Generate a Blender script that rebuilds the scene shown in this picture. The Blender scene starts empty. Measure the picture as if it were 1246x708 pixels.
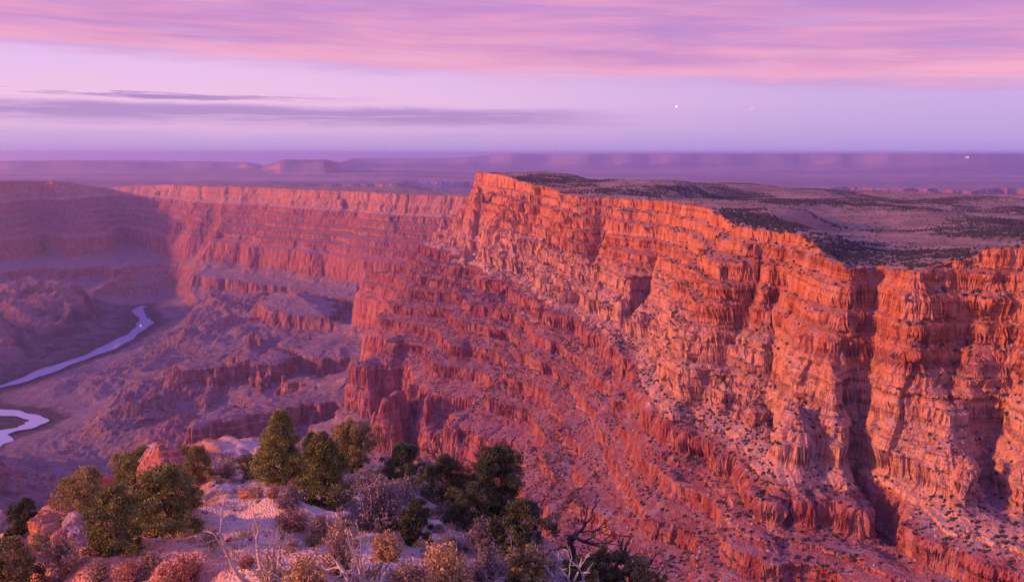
import bpy, math, random, time
import numpy as np
T0 = time.time()
rad = math.radians
sc = bpy.context.scene
COL = sc.collection
QUAL = 1.0          # terrain density

# ------------------------------------------------------------------ camera
F = 1079.0; CX, CY = 623.0, 354.0           # pixels of the 1246 x 708 photograph
PITCH = rad(8.85)
CT, ST = math.cos(PITCH), math.sin(PITCH)
cam = bpy.data.cameras.new('camera'); camo = bpy.data.objects.new('camera', cam); COL.objects.link(camo)
cam.sensor_width = 36.0; cam.lens = 36.0 * F / 1246.0
cam.clip_start = 0.5; cam.clip_end = 300000.0
camo.location = (0, 0, 0); camo.rotation_euler = (math.pi / 2 - PITCH, 0, 0)
sc.camera = camo
sc.view_settings.view_transform = 'Standard'; sc.view_settings.look = 'None'
sc.view_settings.exposure = 0.4; sc.view_settings.gamma = 1.0
sc.cycles.max_bounces = 4; sc.cycles.diffuse_bounces = 2; sc.cycles.glossy_bounces = 2
sc.cycles.volume_bounces = 0; sc.cycles.transparent_max_bounces = 4
sc.cycles.use_adaptive_sampling = True
sc.cycles.use_denoising = True
sc.cycles.denoising_prefilter = 'NONE'

# ------------------------------------------------------------------ sun and sky
SUN_EL, SUN_AZ = rad(12.0), rad(-101.0)       # azimuth from +y towards +x (sun low on the left, a little behind)
sl = bpy.data.lights.new('sun', 'SUN'); slo = bpy.data.objects.new('sun', sl); COL.objects.link(slo)
sl.energy = 5.0; sl.angle = rad(4.0); sl.color = (1.0, 0.39, 0.17)
from mathutils import Vector, Matrix
sd = Vector((math.sin(SUN_AZ) * math.cos(SUN_EL), math.cos(SUN_AZ) * math.cos(SUN_EL), math.sin(SUN_EL)))
slo.rotation_euler = sd.to_track_quat('Z', 'Y').to_euler()

world = bpy.data.worlds.new('World'); sc.world = world; world.use_nodes = True


class NT:
    """small helper for node trees"""
    def __init__(s, tree): s.t = tree; s.n = tree.nodes; s.l = tree.links
    def put(s, sock, v):
        if hasattr(v, 'is_output') or isinstance(v, bpy.types.NodeSocket): s.l.new(v, sock)
        elif v is not None: sock.default_value = v
    def math(s, op, a, b=None, c=None, clamp=False):
        n = s.n.new('ShaderNodeMath'); n.operation = op; n.use_clamp = clamp
        s.put(n.inputs[0], a); s.put(n.inputs[1], b); s.put(n.inputs[2], c)
        return n.outputs[0]
    def vmath(s, op, a, b=None):
        n = s.n.new('ShaderNodeVectorMath'); n.operation = op
        s.put(n.inputs[0], a); s.put(n.inputs[1], b); return n.outputs[0]
    def noise(s, vec, scale=1.0, detail=4.0, rough=0.55, dist=0.0, col=False):
        n = s.n.new('ShaderNodeTexNoise'); s.put(n.inputs['Vector'], vec)
        n.inputs['Scale'].default_value = scale; n.inputs['Detail'].default_value = detail
        n.inputs['Roughness'].default_value = rough; n.inputs['Distortion'].default_value = dist
        return n.outputs['Color' if col else 'Fac']
    def voro(s, vec, scale=1.0, feature='F1'):
        n = s.n.new('ShaderNodeTexVoronoi'); n.feature = feature; s.put(n.inputs['Vector'], vec)
        n.inputs['Scale'].default_value = scale; return n
    def ramp(s, f, stops, interp='LINEAR'):
        n = s.n.new('ShaderNodeValToRGB'); s.put(n.inputs[0], f); cr = n.color_ramp; cr.interpolation = interp
        while len(cr.elements) < len(stops): cr.elements.new(0.5)
        for e, (p, c) in zip(cr.elements, stops):
            e.position = p; e.color = (c[0], c[1], c[2], 1) if not isinstance(c, (int, float)) else (c, c, c, 1)
        return n.outputs[0]
    def mix(s, f, a, b, mode='MIX'):
        n = s.n.new('ShaderNodeMix'); n.data_type = 'RGBA'; n.blend_type = mode
        s.put(n.inputs[0], f)
        for k, v in ((6, a), (7, b)):
            if isinstance(v, tuple) and len(v) == 3: v = (*v, 1)
            s.put(n.inputs[k], v)
        return n.outputs[2]
    def range(s, v, a, b, c=0.0, d=1.0, smooth=True):
        n = s.n.new('ShaderNodeMapRange'); n.interpolation_type = 'SMOOTHSTEP' if smooth else 'LINEAR'
        s.put(n.inputs[0], v)
        for k, q in ((1, a), (2, b), (3, c), (4, d)): s.put(n.inputs[k], q)
        return n.outputs[0]
    def xyz(s, v):
        n = s.n.new('ShaderNodeSeparateXYZ'); s.put(n.inputs[0], v); return n.outputs
    def comb(s, x, y, z):
        n = s.n.new('ShaderNodeCombineXYZ'); s.put(n.inputs[0], x); s.put(n.inputs[1], y); s.put(n.inputs[2], z)
        return n.outputs[0]


def lin(r, g, b):
    f = lambda c: (c / 255 / 12.92) if c / 255 <= .04045 else ((c / 255 + .055) / 1.055) ** 2.4
    return (f(r), f(g), f(b))


def build_sky():
    t = NT(world.node_tree); t.n.clear()
    out = t.n.new('ShaderNodeOutputWorld'); bg = t.n.new('ShaderNodeBackground')
    tc = t.n.new('ShaderNodeTexCoord'); d = tc.outputs['Generated']
    X, Y, Z = t.xyz(d)
    az = t.math('ARCTAN2', X, Y)                       # 0 straight ahead
    el = t.math('MULTIPLY', t.math('ARCSINE', Z), 180 / math.pi)
    # clear sky behind the clouds
    e01 = t.math('DIVIDE', el, 90.0)
    clear = t.ramp(e01, [(0.0, lin(168, 132, 198)), (.008, lin(188, 152, 205)), (.016, lin(206, 166, 208)), (.035, lin(224, 180, 214)), (.06, lin(214, 176, 220)),
                         (.12, lin(168, 146, 226)), (.3, lin(104, 108, 255)), (1.0, lin(74, 90, 255))])
    right = t.range(az, -.35, .5)
    clear = t.mix(t.math('MULTIPLY', right, .62), clear, lin(160, 140, 208))
    # big pink cloud deck above about five degrees
    p = t.comb(t.math('MULTIPLY', az, 2.2), t.math('MULTIPLY', el, .30), 0.0)
    skew = t.math('ADD', el, t.math('MULTIPLY', az, 1.6))
    p2 = t.comb(t.math('MULTIPLY', az, 3.0), t.math('MULTIPLY', skew, .75), 3.7)
    p3 = t.comb(t.math('MULTIPLY', az, 8.5), t.math('MULTIPLY', skew, 1.5), 9.1)
    n1 = t.noise(p2, 1.3, 6, .55, .4)
    n2 = t.noise(p3, 1.0, 6, .6, .5)
    n3 = t.noise(p, 2.0, 3, .5)
    edge = t.math('ADD', t.math('MULTIPLY', az, -2.2), t.math('MULTIPLY', t.math('SUBTRACT', n2, .5), 1.6))
    edge = t.math('ADD', edge, t.math('MULTIPLY', t.math('SUBTRACT', n3, .5), 1.0))
    h = t.math('SUBTRACT', el, t.math('ADD', edge, 4.75))
    deck = t.range(h, -.55, .75)
    thin = t.range(el, 14.0, 35.0, 1.0, .15)
    deckc = t.ramp(n1, [(.28, lin(172, 128, 190)), (.44, lin(192, 132, 187)), (.56, lin(208, 142, 186)), (.70, lin(226, 156, 186))])
    n4 = t.noise(t.comb(t.math('MULTIPLY', az, 16.0), t.math('MULTIPLY', skew, 5.5), 2.2), 1.0, 5, .65, .6)
    deckc = t.mix(t.range(n4, .52, .70, 0, .16), deckc, lin(232, 168, 196))
    deckc = t.mix(t.range(n4, .46, .30, 0, .14), deckc, lin(168, 130, 192))
    deckc = t.mix(t.range(n2, .5, .68, 0, .45), deckc, lin(184, 148, 204))
    rim = t.math('MULTIPLY', t.range(h, -.1, .5), t.range(h, 1.5, .5))
    deckc = t.mix(t.math('MULTIPLY', rim, .5), deckc, lin(234, 166, 190))
    deckc = t.mix(t.math('MULTIPLY', t.range(az, .1, .5), t.range(el, 6, 9.5, 0, .7)), deckc, lin(168, 120, 190))
    deckm = t.math('MULTIPLY', t.math('MULTIPLY', deck, thin), t.range(n2, .62, .74, 1.0, .72))
    c = t.mix(deckm, clear, deckc)
    # mauve streaks low on the left
    q = t.comb(t.math('MULTIPLY', az, 5.0), t.math('MULTIPLY', el, 1.0), 21.3)
    s1 = t.noise(q, 1.5, 5, .6, .3)
    s2 = t.noise(t.comb(t.math('MULTIPLY', az, 9.0), t.math('MULTIPLY', el, 3.2), 5.5), 1.0, 5, .6, .3)
    wob = t.math('ADD', t.math('MULTIPLY', t.math('SUBTRACT', s1, .5), .7), t.math('MULTIPLY', t.math('ADD', az, .5), -.55))
    band = t.math('SUBTRACT', el, t.math('ADD', wob, 2.50))
    bm = t.math('MULTIPLY', t.range(band, -.95, -.2), t.range(band, .66, .2))
    bm = t.math('MULTIPLY', bm, t.range(t.math('ADD', az, t.math('MULTIPLY', s2, .25)), .30, .10))
    bm = t.math('MULTIPLY', bm, t.range(s2, .32, .52, .45, .95))
    b2 = t.math('SUBTRACT', el, t.math('ADD', wob, 3.42))
    bm2 = t.math('MULTIPLY', t.math('MULTIPLY', t.range(b2, -.30, -.1), t.range(b2, .28, .1)), t.range(s2, .46, .56))
    bm2 = t.math('MULTIPLY', bm2, t.range(az, -.1, -.36))
    bm = t.math('MAXIMUM', t.math('MULTIPLY', bm, .95), bm2)
    c = t.mix(bm, c, lin(162, 127, 186))
    b3 = t.math('MULTIPLY', t.math('MULTIPLY', t.range(el, .2, .7), t.range(el, 1.6, 1.0)), t.range(s2, .45, .62, 0, .45))
    c = t.mix(b3, c, lin(176, 150, 204))
    # western glow round the sun, behind the camera's left shoulder
    dot = t.n.new('ShaderNodeVectorMath'); dot.operation = 'DOT_PRODUCT'
    t.l.new(d, dot.inputs[0]); dot.inputs[1].default_value = sd
    glow = t.math('POWER', t.math('MAXIMUM', dot.outputs['Value'], 0.0), 6.0)
    c = t.mix(t.math('MULTIPLY', glow, .5), c, lin(255, 150, 120))
    # physical sky adds its own small share of light
    sk = t.n.new('ShaderNodeTexSky'); sk.sky_type = 'NISHITA'; sk.sun_disc = False
    sk.sun_elevation = SUN_EL; sk.sun_rotation = SUN_AZ
    cc = t.mix(0.006, c, sk.outputs[0], 'ADD')
    t.l.new(cc, bg.inputs[0]); t.l.new(t.range(el, 10.0, 40.0, .88, 1.35), bg.inputs[1])
    t.l.new(bg.outputs[0], out.inputs[0])


build_sky()

# ------------------------------------------------------------------ object helpers
def tag(o, label=None, cat=None, group=None, kind=None):
    for k, v in (('label', label), ('category', cat), ('group', group), ('kind', kind)):
        if v: o[k] = v
    return o


def mesh_np(name, V, Q, mat, parent=None, smooth=False, tris=False):
    me = bpy.data.meshes.new(name)
    V = np.ascontiguousarray(V, dtype=np.float32); Q = np.ascontiguousarray(Q, dtype=np.int32)
    k = Q.shape[1]
    me.vertices.add(len(V)); me.vertices.foreach_set('co', V.ravel())
    me.loops.add(Q.size); me.loops.foreach_set('vertex_index', Q.ravel())
    me.polygons.add(len(Q)); me.polygons.foreach_set('loop_start', np.arange(0, Q.size, k, dtype=np.int32))
    me.polygons.foreach_set('use_smooth', np.full(len(Q), smooth, dtype=bool))
    me.update(calc_edges=True)
    me.materials.append(mat)
    o = bpy.data.objects.new(name, me); COL.objects.link(o)
    if parent: o.parent = parent
    return o


# ------------------------------------------------------------------ noise
_rs = np.random.RandomState(7)
_perm = np.concatenate([_rs.permutation(1024)] * 2).astype(np.int32)
_ga = _rs.rand(1024) * 2 * np.pi
_gx, _gy = np.cos(_ga).astype(np.float32), np.sin(_ga).astype(np.float32)


def perlin(x, y, seed=0):
    x = x + seed * 17.31; y = y - seed * 9.77
    xf0 = np.floor(x); yf0 = np.floor(y)
    xi = xf0.astype(np.int32) & 1023; yi = yf0.astype(np.int32) & 1023
    xf = (x - xf0).astype(np.float32); yf = (y - yf0).astype(np.float32)
    u = xf * xf * xf * (xf * (xf * 6 - 15) + 10); v = yf * yf * yf * (yf * (yf * 6 - 15) + 10)
    a = _perm[xi]; b = _perm[(xi + 1) & 1023]
    y1 = (yi + 1) & 1023
    def g(h, dx, dy): return _gx[h] * dx + _gy[h] * dy
    n00 = g(_perm[a + yi], xf, yf); n10 = g(_perm[b + yi], xf - 1, yf)
    n01 = g(_perm[a + y1], xf, yf - 1); n11 = g(_perm[b + y1], xf - 1, yf - 1)
    n0 = n00 + u * (n10 - n00); n1 = n01 + u * (n11 - n01)
    return (n0 + v * (n1 - n0)) * 1.5          # about -1..1


def fbm(x, y, lam, oct=4, gain=.5, seed=0):
    r = 0; a = 1.0
    for k in range(oct):
        r = r + a * perlin(x / lam, y / lam, seed + k * 3); lam *= .5; a *= gain
    return r


# ------------------------------------------------------------------ plan of the canyon
def un(px, py, z):
    """point at level z (metres, camera = 0) seen at photo pixel px, py"""
    a = (px - CX) / F; b = -(py - CY) / F
    dx, dy, dz = a, CT + b * ST, -ST + b * CT
    t = z / dz
    return (dx * t, dy * t)


# stratigraphic profile: distance out from the rim -> height
def make_profile(seed):
    rs = random.Random(seed); ks = random.Random(4)
    pts = [(-1e5, -50.0), (0.0, -50.0)]
    D, z = 0.0, -50.0
    def raw(dz, ang):
        nonlocal D, z
        z -= dz; D += dz / math.tan(rad(ang)); pts.append((D, z))
    def seg(dz, ang, bed=6.0):
        """a cliff of average angle ang broken into thin beds, or a plain slope"""
        nonlocal D, z
        if ang < 50: raw(dz, ang); return
        D1, z1 = D + dz / math.tan(rad(ang)), z - dz
        run, left = dz / math.tan(rad(ang)), dz
        cuts = []
        while left > bed * .4:
            h = min(left, bed * rs.uniform(.5, 1.7)); cuts.append(h); left -= h
        ws = [rs.uniform(.1, 1.0) ** 2 for _ in cuts]; sw = sum(ws)
        for h, w in zip(cuts, ws):
            r_ = run * w / sw
            lz = min(h * .3, r_ * .8 * .6)
            pts.append((D + r_ * .2, z - (h - lz))); D += r_; z -= h; pts.append((D, z))
        if left > 0: pts.append((D1, z1))
        D, z = D1, z1
    # cap and banded upper cliffs
    seg(90, 78, 7)
    for th, cl in ((28, 82), (9, 34), (22, 82), (10, 30), (34, 83), (8, 32), (26, 82), (14, 36)): seg(th, cl, 6)
    # pale fluted cliff
    for th, cl in ((42, 72), (12, 48), (55, 71), (10, 44), (60, 70)): seg(th, cl, 14)
    seg(8, 30)
    # red ledges and slopes
    while z > -800:
        seg(ks.uniform(6, 15), ks.uniform(26, 33)); seg(ks.uniform(3, 7), 74, 3)
        seg(ks.uniform(10, 24), ks.uniform(24, 31)); seg(ks.choice((14, 22, 32, 38)), 80, 6)
    seg(z + 1000, 79, 25)
    seg(50, 33); seg(40, 13)
    seg(78, 80, 16)
    seg(60, 28); seg(60, 19); seg(50, 11); seg(25, 4); seg(14, 1.5)
    pts.append((1e6, z - 6))
    a = np.array(pts); a[:, 0] = np.maximum.accumulate(a[:, 0] + np.arange(len(a)) * 1e-4)
    return a


PROF = make_profile(4); PROF2 = make_profile(9)
PD, PZ = PROF[:, 0], PROF[:, 1]
def P(D): return np.interp(D, PD, PZ)
def Pmix(D, w): return np.interp(D, PD, PZ) * (1 - w) + np.interp(D, PROF2[:, 0], PROF2[:, 1]) * w
def Pinv(z): return float(np.interp(-z, -PZ[1:], PD[1:]))


RIM = [(2600, -300), (2000, 400), (1250, 900), (900, 1130), un(1246, 303, -140), un(1180, 303, -142), un(1110, 322, -165), un(1072, 340, -205), un(1056, 342, -208),
       un(1036, 328, -180), un(1005, 296, -150), un(970, 284, -148), un(935, 281, -148), un(925, 279, -146), un(890, 268, -146), un(850, 250, -137), un(800, 244, -138),
       un(750, 240, -142), un(690, 243, -150), un(655, 236, -150), un(640, 222, -130), un(585, 209, -103),
       (-120, 4800), (250, 5300), (650, 5900), (450, 6500), (-100, 6800), un(500, 236, -330), un(400, 232, -330), un(300, 228, -330), un(255, 226, -330),
       un(236, 226.5, -344), un(222, 225.5, -348), un(206, 226.3, -355), un(184, 224.6, -360), un(150, 224, -366), un(112, 222, -370), un(20, 221, -390), (-9000, 11500), (-20000, 9000), (-60000, 30000),
       (-60000, 200000), (200000, 200000), (200000, -300)]
BUTTE = [un(-60, 225, -300), un(10, 223, -300), un(45, 220, -290), un(95, 221, -290), (-4700, 9700), (-5300, 11800), (-9000, 11800)]
# spurs: crest points with the level of the crest
WEST = [(-10500, -9000), (-9200, -2000), (-8600, 1500), (-9300, 3500), (-8900, 5200), (-9800, 7000), (-10300, 8500), (-11500, 10500), (-40000, 10500), (-40000, -9000)]  # west rim out of view, put in to shade the canyon floor
SPURS = [
    [un(585, 235, -200) + (-160,), un(540, 262, -330) + (-330,), un(480, 300, -520) + (-520,), un(435, 318, -640) + (-640,), un(340, 350, -1040) + (-1040,)],
    [un(560, 300, -420) + (-420,), un(490, 345, -600) + (-600,), un(440, 400, -815) + (-815,)],
    [un(560, 330, -480) + (-480,), un(500, 376, -640) + (-640,), un(445, 432, -800) + (-810,), un(425, 438, -810) + (-815,)],
    [un(520, 440, -780) + (-760,), un(470, 485, -830) + (-815,), un(440, 470, -950) + (-960,)],
    [un(600, 440, -700) + (-700,), un(585, 480, -800) + (-790,), un(530, 486, -830) + (-815,)],
    [un(205, 236, -450) + (-450,), un(185, 272, -740) + (-740,), un(160, 312, -1000) + (-1000,)],
    [un(110, 236, -460) + (-460,), un(128, 285, -830) + (-830,), un(150, 326, -1070) + (-1070,)],
    [un(30, 250, -560) + (-560,), un(60, 292, -880) + (-880,), un(85, 315, -1010) + (-1010,)],
    [un(330, 250, -480) + (-480,), un(310, 290, -790) + (-790,), un(262, 322, -1000) + (-1000,)],
]
BENCHES = [[un(*p, -1090) for p in ((214, 514), (228, 520), (262, 516), (300, 520), (335, 516), (370, 521), (410, 508), (450, 498), (430, 452), (380, 462), (320, 480), (255, 500))],
           [un(*p, -1090) for p in ((196, 446), (215, 449), (245, 446), (280, 450), (300, 455), (335, 448), (370, 452), (405, 440), (440, 424), (420, 402), (370, 410), (300, 424), (240, 438))],
           [un(*p, -1090) for p in ((280, 380), (305, 384), (340, 383), (365, 388), (398, 386), (430, 374), (405, 360), (330, 360), (300, 368))],
           [un(*p, -1090) for p in ((296, 407), (320, 411), (350, 408), (374, 412), (405, 404), (395, 394), (340, 398))]]
HILLS = [([(-90, 340, -1050), (35, 346, -1080), (70, 351, -1095), (120, 367, -1190), (155, 386, -1340)], .42),
         ([(-90, 380, -1120), (0, 396, -1195), (60, 414, -1310)], .40),
         ([(70, 351, -1095), (95, 385, -1240), (108, 408, -1340)], .45),
         ([(-60, 430, -1200), (20, 440, -1330)], .42),
         ([(-140, 560, -1120), (-20, 592, -1190), (40, 612, -1270), (75, 640, -1330)], .42),
         ([(222, 522, -1170), (180, 530, -1260), (140, 548, -1345)], .42),
         ([(205, 458, -1170), (170, 475, -1270), (120, 500, -1350)], .36),
         ([(215, 470, -1180), (200, 490, -1250), (185, 510, -1330)], .45),
         ([(265, 395, -1200), (235, 402, -1270), (205, 415, -1350)], .36),
         ([(280, 360, -1150), (240, 368, -1260), (205, 378, -1350)], .36),
         ([(100, 590, -1330), (160, 585, -1300), (230, 570, -1250)], .28)]
SPURW = [.9, .7, 1.0, .6, 1.0, .9, .9, .9, 1.1]
RIVER = [(-6000, 2600), (-3900, 3900), un(-40, 552, -1400), un(0, 531, -1400), un(32, 523, -1400), un(46, 514, -1400), un(22, 507, -1400), un(-20, 502, -1400), un(-50, 490, -1400), un(-20, 478, -1400), un(20, 468, -1400),
         un(70, 449, -1400), un(115, 433, -1400), un(150, 416, -1400), un(172, 401, -1400), un(177, 393, -1400), un(172, 386, -1400), un(168, 379, -1400), un(176, 374, -1400)]
# places where a level is known to be seen: pixel, level
CTRL = [(1246, 662, -480), (1180, 637, -480), (1120, 615, -480), (1050, 600, -480), (980, 590, -480), (930, 562, -480), (890, 540, -480), (850, 523, -480), (820, 515, -480), (790, 478, -480), (760, 440, -480),
        (725, 405, -480), (700, 380, -480), (665, 360, -480), (640, 340, -480),
        (420, 440, -815), (450, 434, -812), (500, 440, -800), (415, 520, -1000), (450, 516, -1000),
        (470, 486, -815), (510, 490, -815), (570, 485, -815), (460, 555, -1000), (520, 560, -1000), (580, 540, -1000),
        (540, 430, -740), (600, 400, -620), (560, 380, -600), (600, 470, -760), (650, 460, -680), (700, 480, -640), (640, 520, -760),
        (700, 560, -720), (760, 560, -620), (760, 610, -660), (850, 600, -570), (850, 680, -640), (1000, 690, -580), (1100, 700, -560),
        (400, 345, -1000), (400, 300, -780),
        (100, 500, -1375), (150, 470, -1360), (60, 545, -1375), (200, 560, -1340), (150, 540, -1360), 
        (215, 400, -1330), (200, 430, -1340), (400, 400, -1000)]


def seg_dist(x, y, a, b):
    dx, dy = b[0] - a[0], b[1] - a[1]
    t = np.clip(((x - a[0]) * dx + (y - a[1]) * dy) / (dx * dx + dy * dy + 1e-9), 0, 1)
    return np.hypot(x - (a[0] + t * dx), y - (a[1] + t * dy)), t


def poly_sdf(x, y, P_):
    d = np.full(x.shape, 1e9); ins = np.zeros(x.shape, bool)
    n = len(P_)
    for i in range(n):
        a, b = P_[i], P_[(i + 1) % n]
        dd, _ = seg_dist(x, y, a, b); d = np.minimum(d, dd)
        cond = ((a[1] > y) != (b[1] > y))
        xs = (b[0] - a[0]) * (y - a[1]) / (b[1] - a[1] + 1e-12) + a[0]
        ins ^= cond & (x < xs)
    return np.where(ins, -d, d)


def smin(a, b, k):
    h = np.clip(.5 + .5 * (b - a) / k, 0, 1)
    return b + (a - b) * h - k * h * (1 - h)


def base_D(x, y):
    D = poly_sdf(x, y, RIM)
    D = smin(D, poly_sdf(x, y, BUTTE), 60.)
    D = smin(D, poly_sdf(x, y, WEST), 60.)
    for sp, wide in zip(SPURS, SPURW):
        for a, b in zip(sp[:-1], sp[1:]):
            d, t = seg_dist(x, y, a, b)
            da, db = Pinv(a[2]), Pinv(b[2])
            D = smin(D, d * wide + da + (db - da) * t, 30.)
    for b in BENCHES:
        d = poly_sdf(x, y, b)
        D = smin(D, 836 + np.where(d > 0, d * .8, np.maximum(d * .28, -90)), 12.)
    return D


def polar(x, y): return np.arctan2(x, y), np.log(np.hypot(x, y))


_cx = np.array([un(*c) for c in CTRL]); _cz = np.array([c[2] for c in CTRL])
_ca, _cl = polar(_cx[:, 0], _cx[:, 1])
for _sp in SPURS:
    for _p in _sp:
        _cx = np.vstack([_cx, _p[:2]]); _cz = np.append(_cz, _p[2])
for _b in BENCHES:
    for _p in _b: _cx = np.vstack([_cx, _p]); _cz = np.append(_cz, -1087.)
_ca, _cl = polar(_cx[:, 0], _cx[:, 1])
SIG = .042
def _k(da, dl): return np.exp(-(da ** 2 + dl ** 2 * .6) / (2 * SIG * SIG))
def kern(a, l, al):
    num = np.zeros(a.shape)
    for i in range(len(al)): num += _k(a - _ca[i], l - _cl[i]) * al[i]
    return num


_res = np.clip(np.array([min(Pinv(z), 1900.) for z in _cz]) - base_D(_cx[:, 0], _cx[:, 1]), -450, 450)
_vals = np.linalg.solve(_k(_ca[:, None] - _ca[None], _cl[:, None] - _cl[None]) + .35 * np.eye(len(_ca)), _res)

# level of the plateau tops and of the far plain:  pixel, level
PLAT = [(1246, 300, -132), (1200, 300, -132), (1246, 285, -185), (1180, 295, -165), (1130, 298, -185), (1090, 300, -185), (1072, 340, -205), (1060, 330, -192), (1095, 322, -176), (1112, 317, -170), (1135, 319, -172), (1040, 318, -178), (1005, 296, -150), (960, 284, -148), (925, 278, -146),
        (1150, 275, -205), (1050, 262, -200), (950, 250, -185), (870, 244, -160), (850, 250, -138), (800, 242, -138), (760, 234, -138), (735, 224, -125), (690, 243, -151),
        (660, 237, -150), (640, 222, -130), (610, 213, -112), (585, 209, -103), (600, 211, -106), (880, 227, -170), (960, 238, -195), (1040, 234, -200), (1100, 243, -215), (1150, 239, -215), (1246, 240, -222), (800, 222, -155),
        (560, 236, -330), (400, 231, -330), (255, 225, -330), (225, 226, -347), (200, 226, -357), (150, 223.5, -366), (100, 221.5, -371), (50, 220, -290)]
_pp = [un(px, py, z) + (z,) for px, py, z in PLAT]
_pp += [(1100, 6000, -420), (2500, 5600, -430), (3200, 6500, -470), (300, 6200, -400), (1600, 7500, -560), (3500, 8000, -600), (0, 9500, -470), (-1500, 10500, -430), (5500, 9000, -600), (2500, 10500, -640), (900, 9800, -560),
        (1500, 600, -130), (1700, 1500, -190), (2400, 2500, -240), (-4000, 14000, -440), (-9000, 15000, -450), (-10000, 1000, -60), (-10500, 5000, -60), (-11500, 9000, -90), (-13000, -1000, -40), (-15000, 6000, -40)]
_pa, _pl = polar(np.array([p[0] for p in _pp]), np.array([p[1] for p in _pp])); _pz = np.array([p[2] for p in _pp])


def plat_z(a, l):
    num = np.zeros(a.shape); den = np.zeros(a.shape)
    for i in range(len(_pz)):
        q = ((a - _pa[i]) ** 2 + (l - _pl[i]) ** 2 * .5)
        w = np.exp(-q / (2 * .035 ** 2)) + 2e-4 / (1 + q / .02 ** 2 * .02)
        num += w * _pz[i]; den += w
    return num / den


# far skyline: photo column -> row of the top of the distant mesas
SKY = np.array([(-400, 197), (0, 197), (90, 196), (180, 197), (300, 199), (318, 204), (330, 201), (345, 196), (398, 196), (412, 200), (430, 194), (470, 193.5), (520, 194), (560, 193), (585, 190), (610, 187.5), (640, 187),
                (680, 189), (720, 187.5), (780, 187), (850, 186), (900, 187), (985, 186.5), (1000, 184.5), (1030, 186), (1050, 181), (1075, 182), (1090, 186), (1150, 185.5), (1246, 184.5), (1700, 186)], float)


def far_z(a, r):
    """the desert plain beyond the canyon, with its scarps and mesas"""
    tx = np.tan(a)
    px = CX + F * tx / CT              # good enough near the horizon
    row = np.interp(px, SKY[:, 0], SKY[:, 1])
    n = perlin(a * 60, r * 0 + 3.3, 5) * .5 + perlin(a * 170, r * 0 + 1.3, 6) * .3
    row = row + n * .9
    rtop = np.interp(px, [290, 340, 395, 440], [30000., 24000., 24000., 43000.])
    rtop = rtop * (1 + .03 * perlin(a * 25, r * 0 + 7., 8) + .002 * perlin(a * 110, r * 0 + 2., 9))
    dip = np.arctan((row - CY) / F) + PITCH
    ztop = -np.tan(dip) * rtop
    left = np.clip((0.0 - a) / .12, 0, 1)
    plain = -560 + left * 110
    # nearer scarps (side gorge of the plain)
    wob = perlin(a * 22, r * 0 + .5, 11) * .06 + perlin(a * 75, r * 0 + .2, 12) * .03 + perlin(a * 240, r * 0 + .2, 13) * .006
    s = 15500 * (1 + wob * 1.4)
    plain = plain - (1 - left) * 170 * (1 - np.clip((r - s) / 500, 0, 1))
    s2 = 10600 * (1 + wob)
    plain = plain - left * 60 * (1 - np.clip((r - s2 * 1.25) / 300, 0, 1))
    plain = plain + 18 * perlin(a * 30, r / 5000., 14) + 30 * np.clip((r - 20000) / 20000, 0, 1) * perlin(a * 18, r / 7000., 15)
    f = np.clip((r - rtop * .90) / (rtop * .1), 0, 1)
    f = np.where(f < .6, f * .55, .33 + (f - .6) / .4 * .67)
    base = plain + (-60) * np.clip((r - 18000) / 20000, 0, 1)
    drop = r * r / 14.6e6                     # the plain falls away with the curve of the earth
    z = (base - drop) + (np.minimum(ztop, 25) - (base - drop)) * f
    back = np.clip((r - rtop * 1.25) / (rtop * .1), 0, 1)
    return z + (base - drop - z) * back


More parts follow.
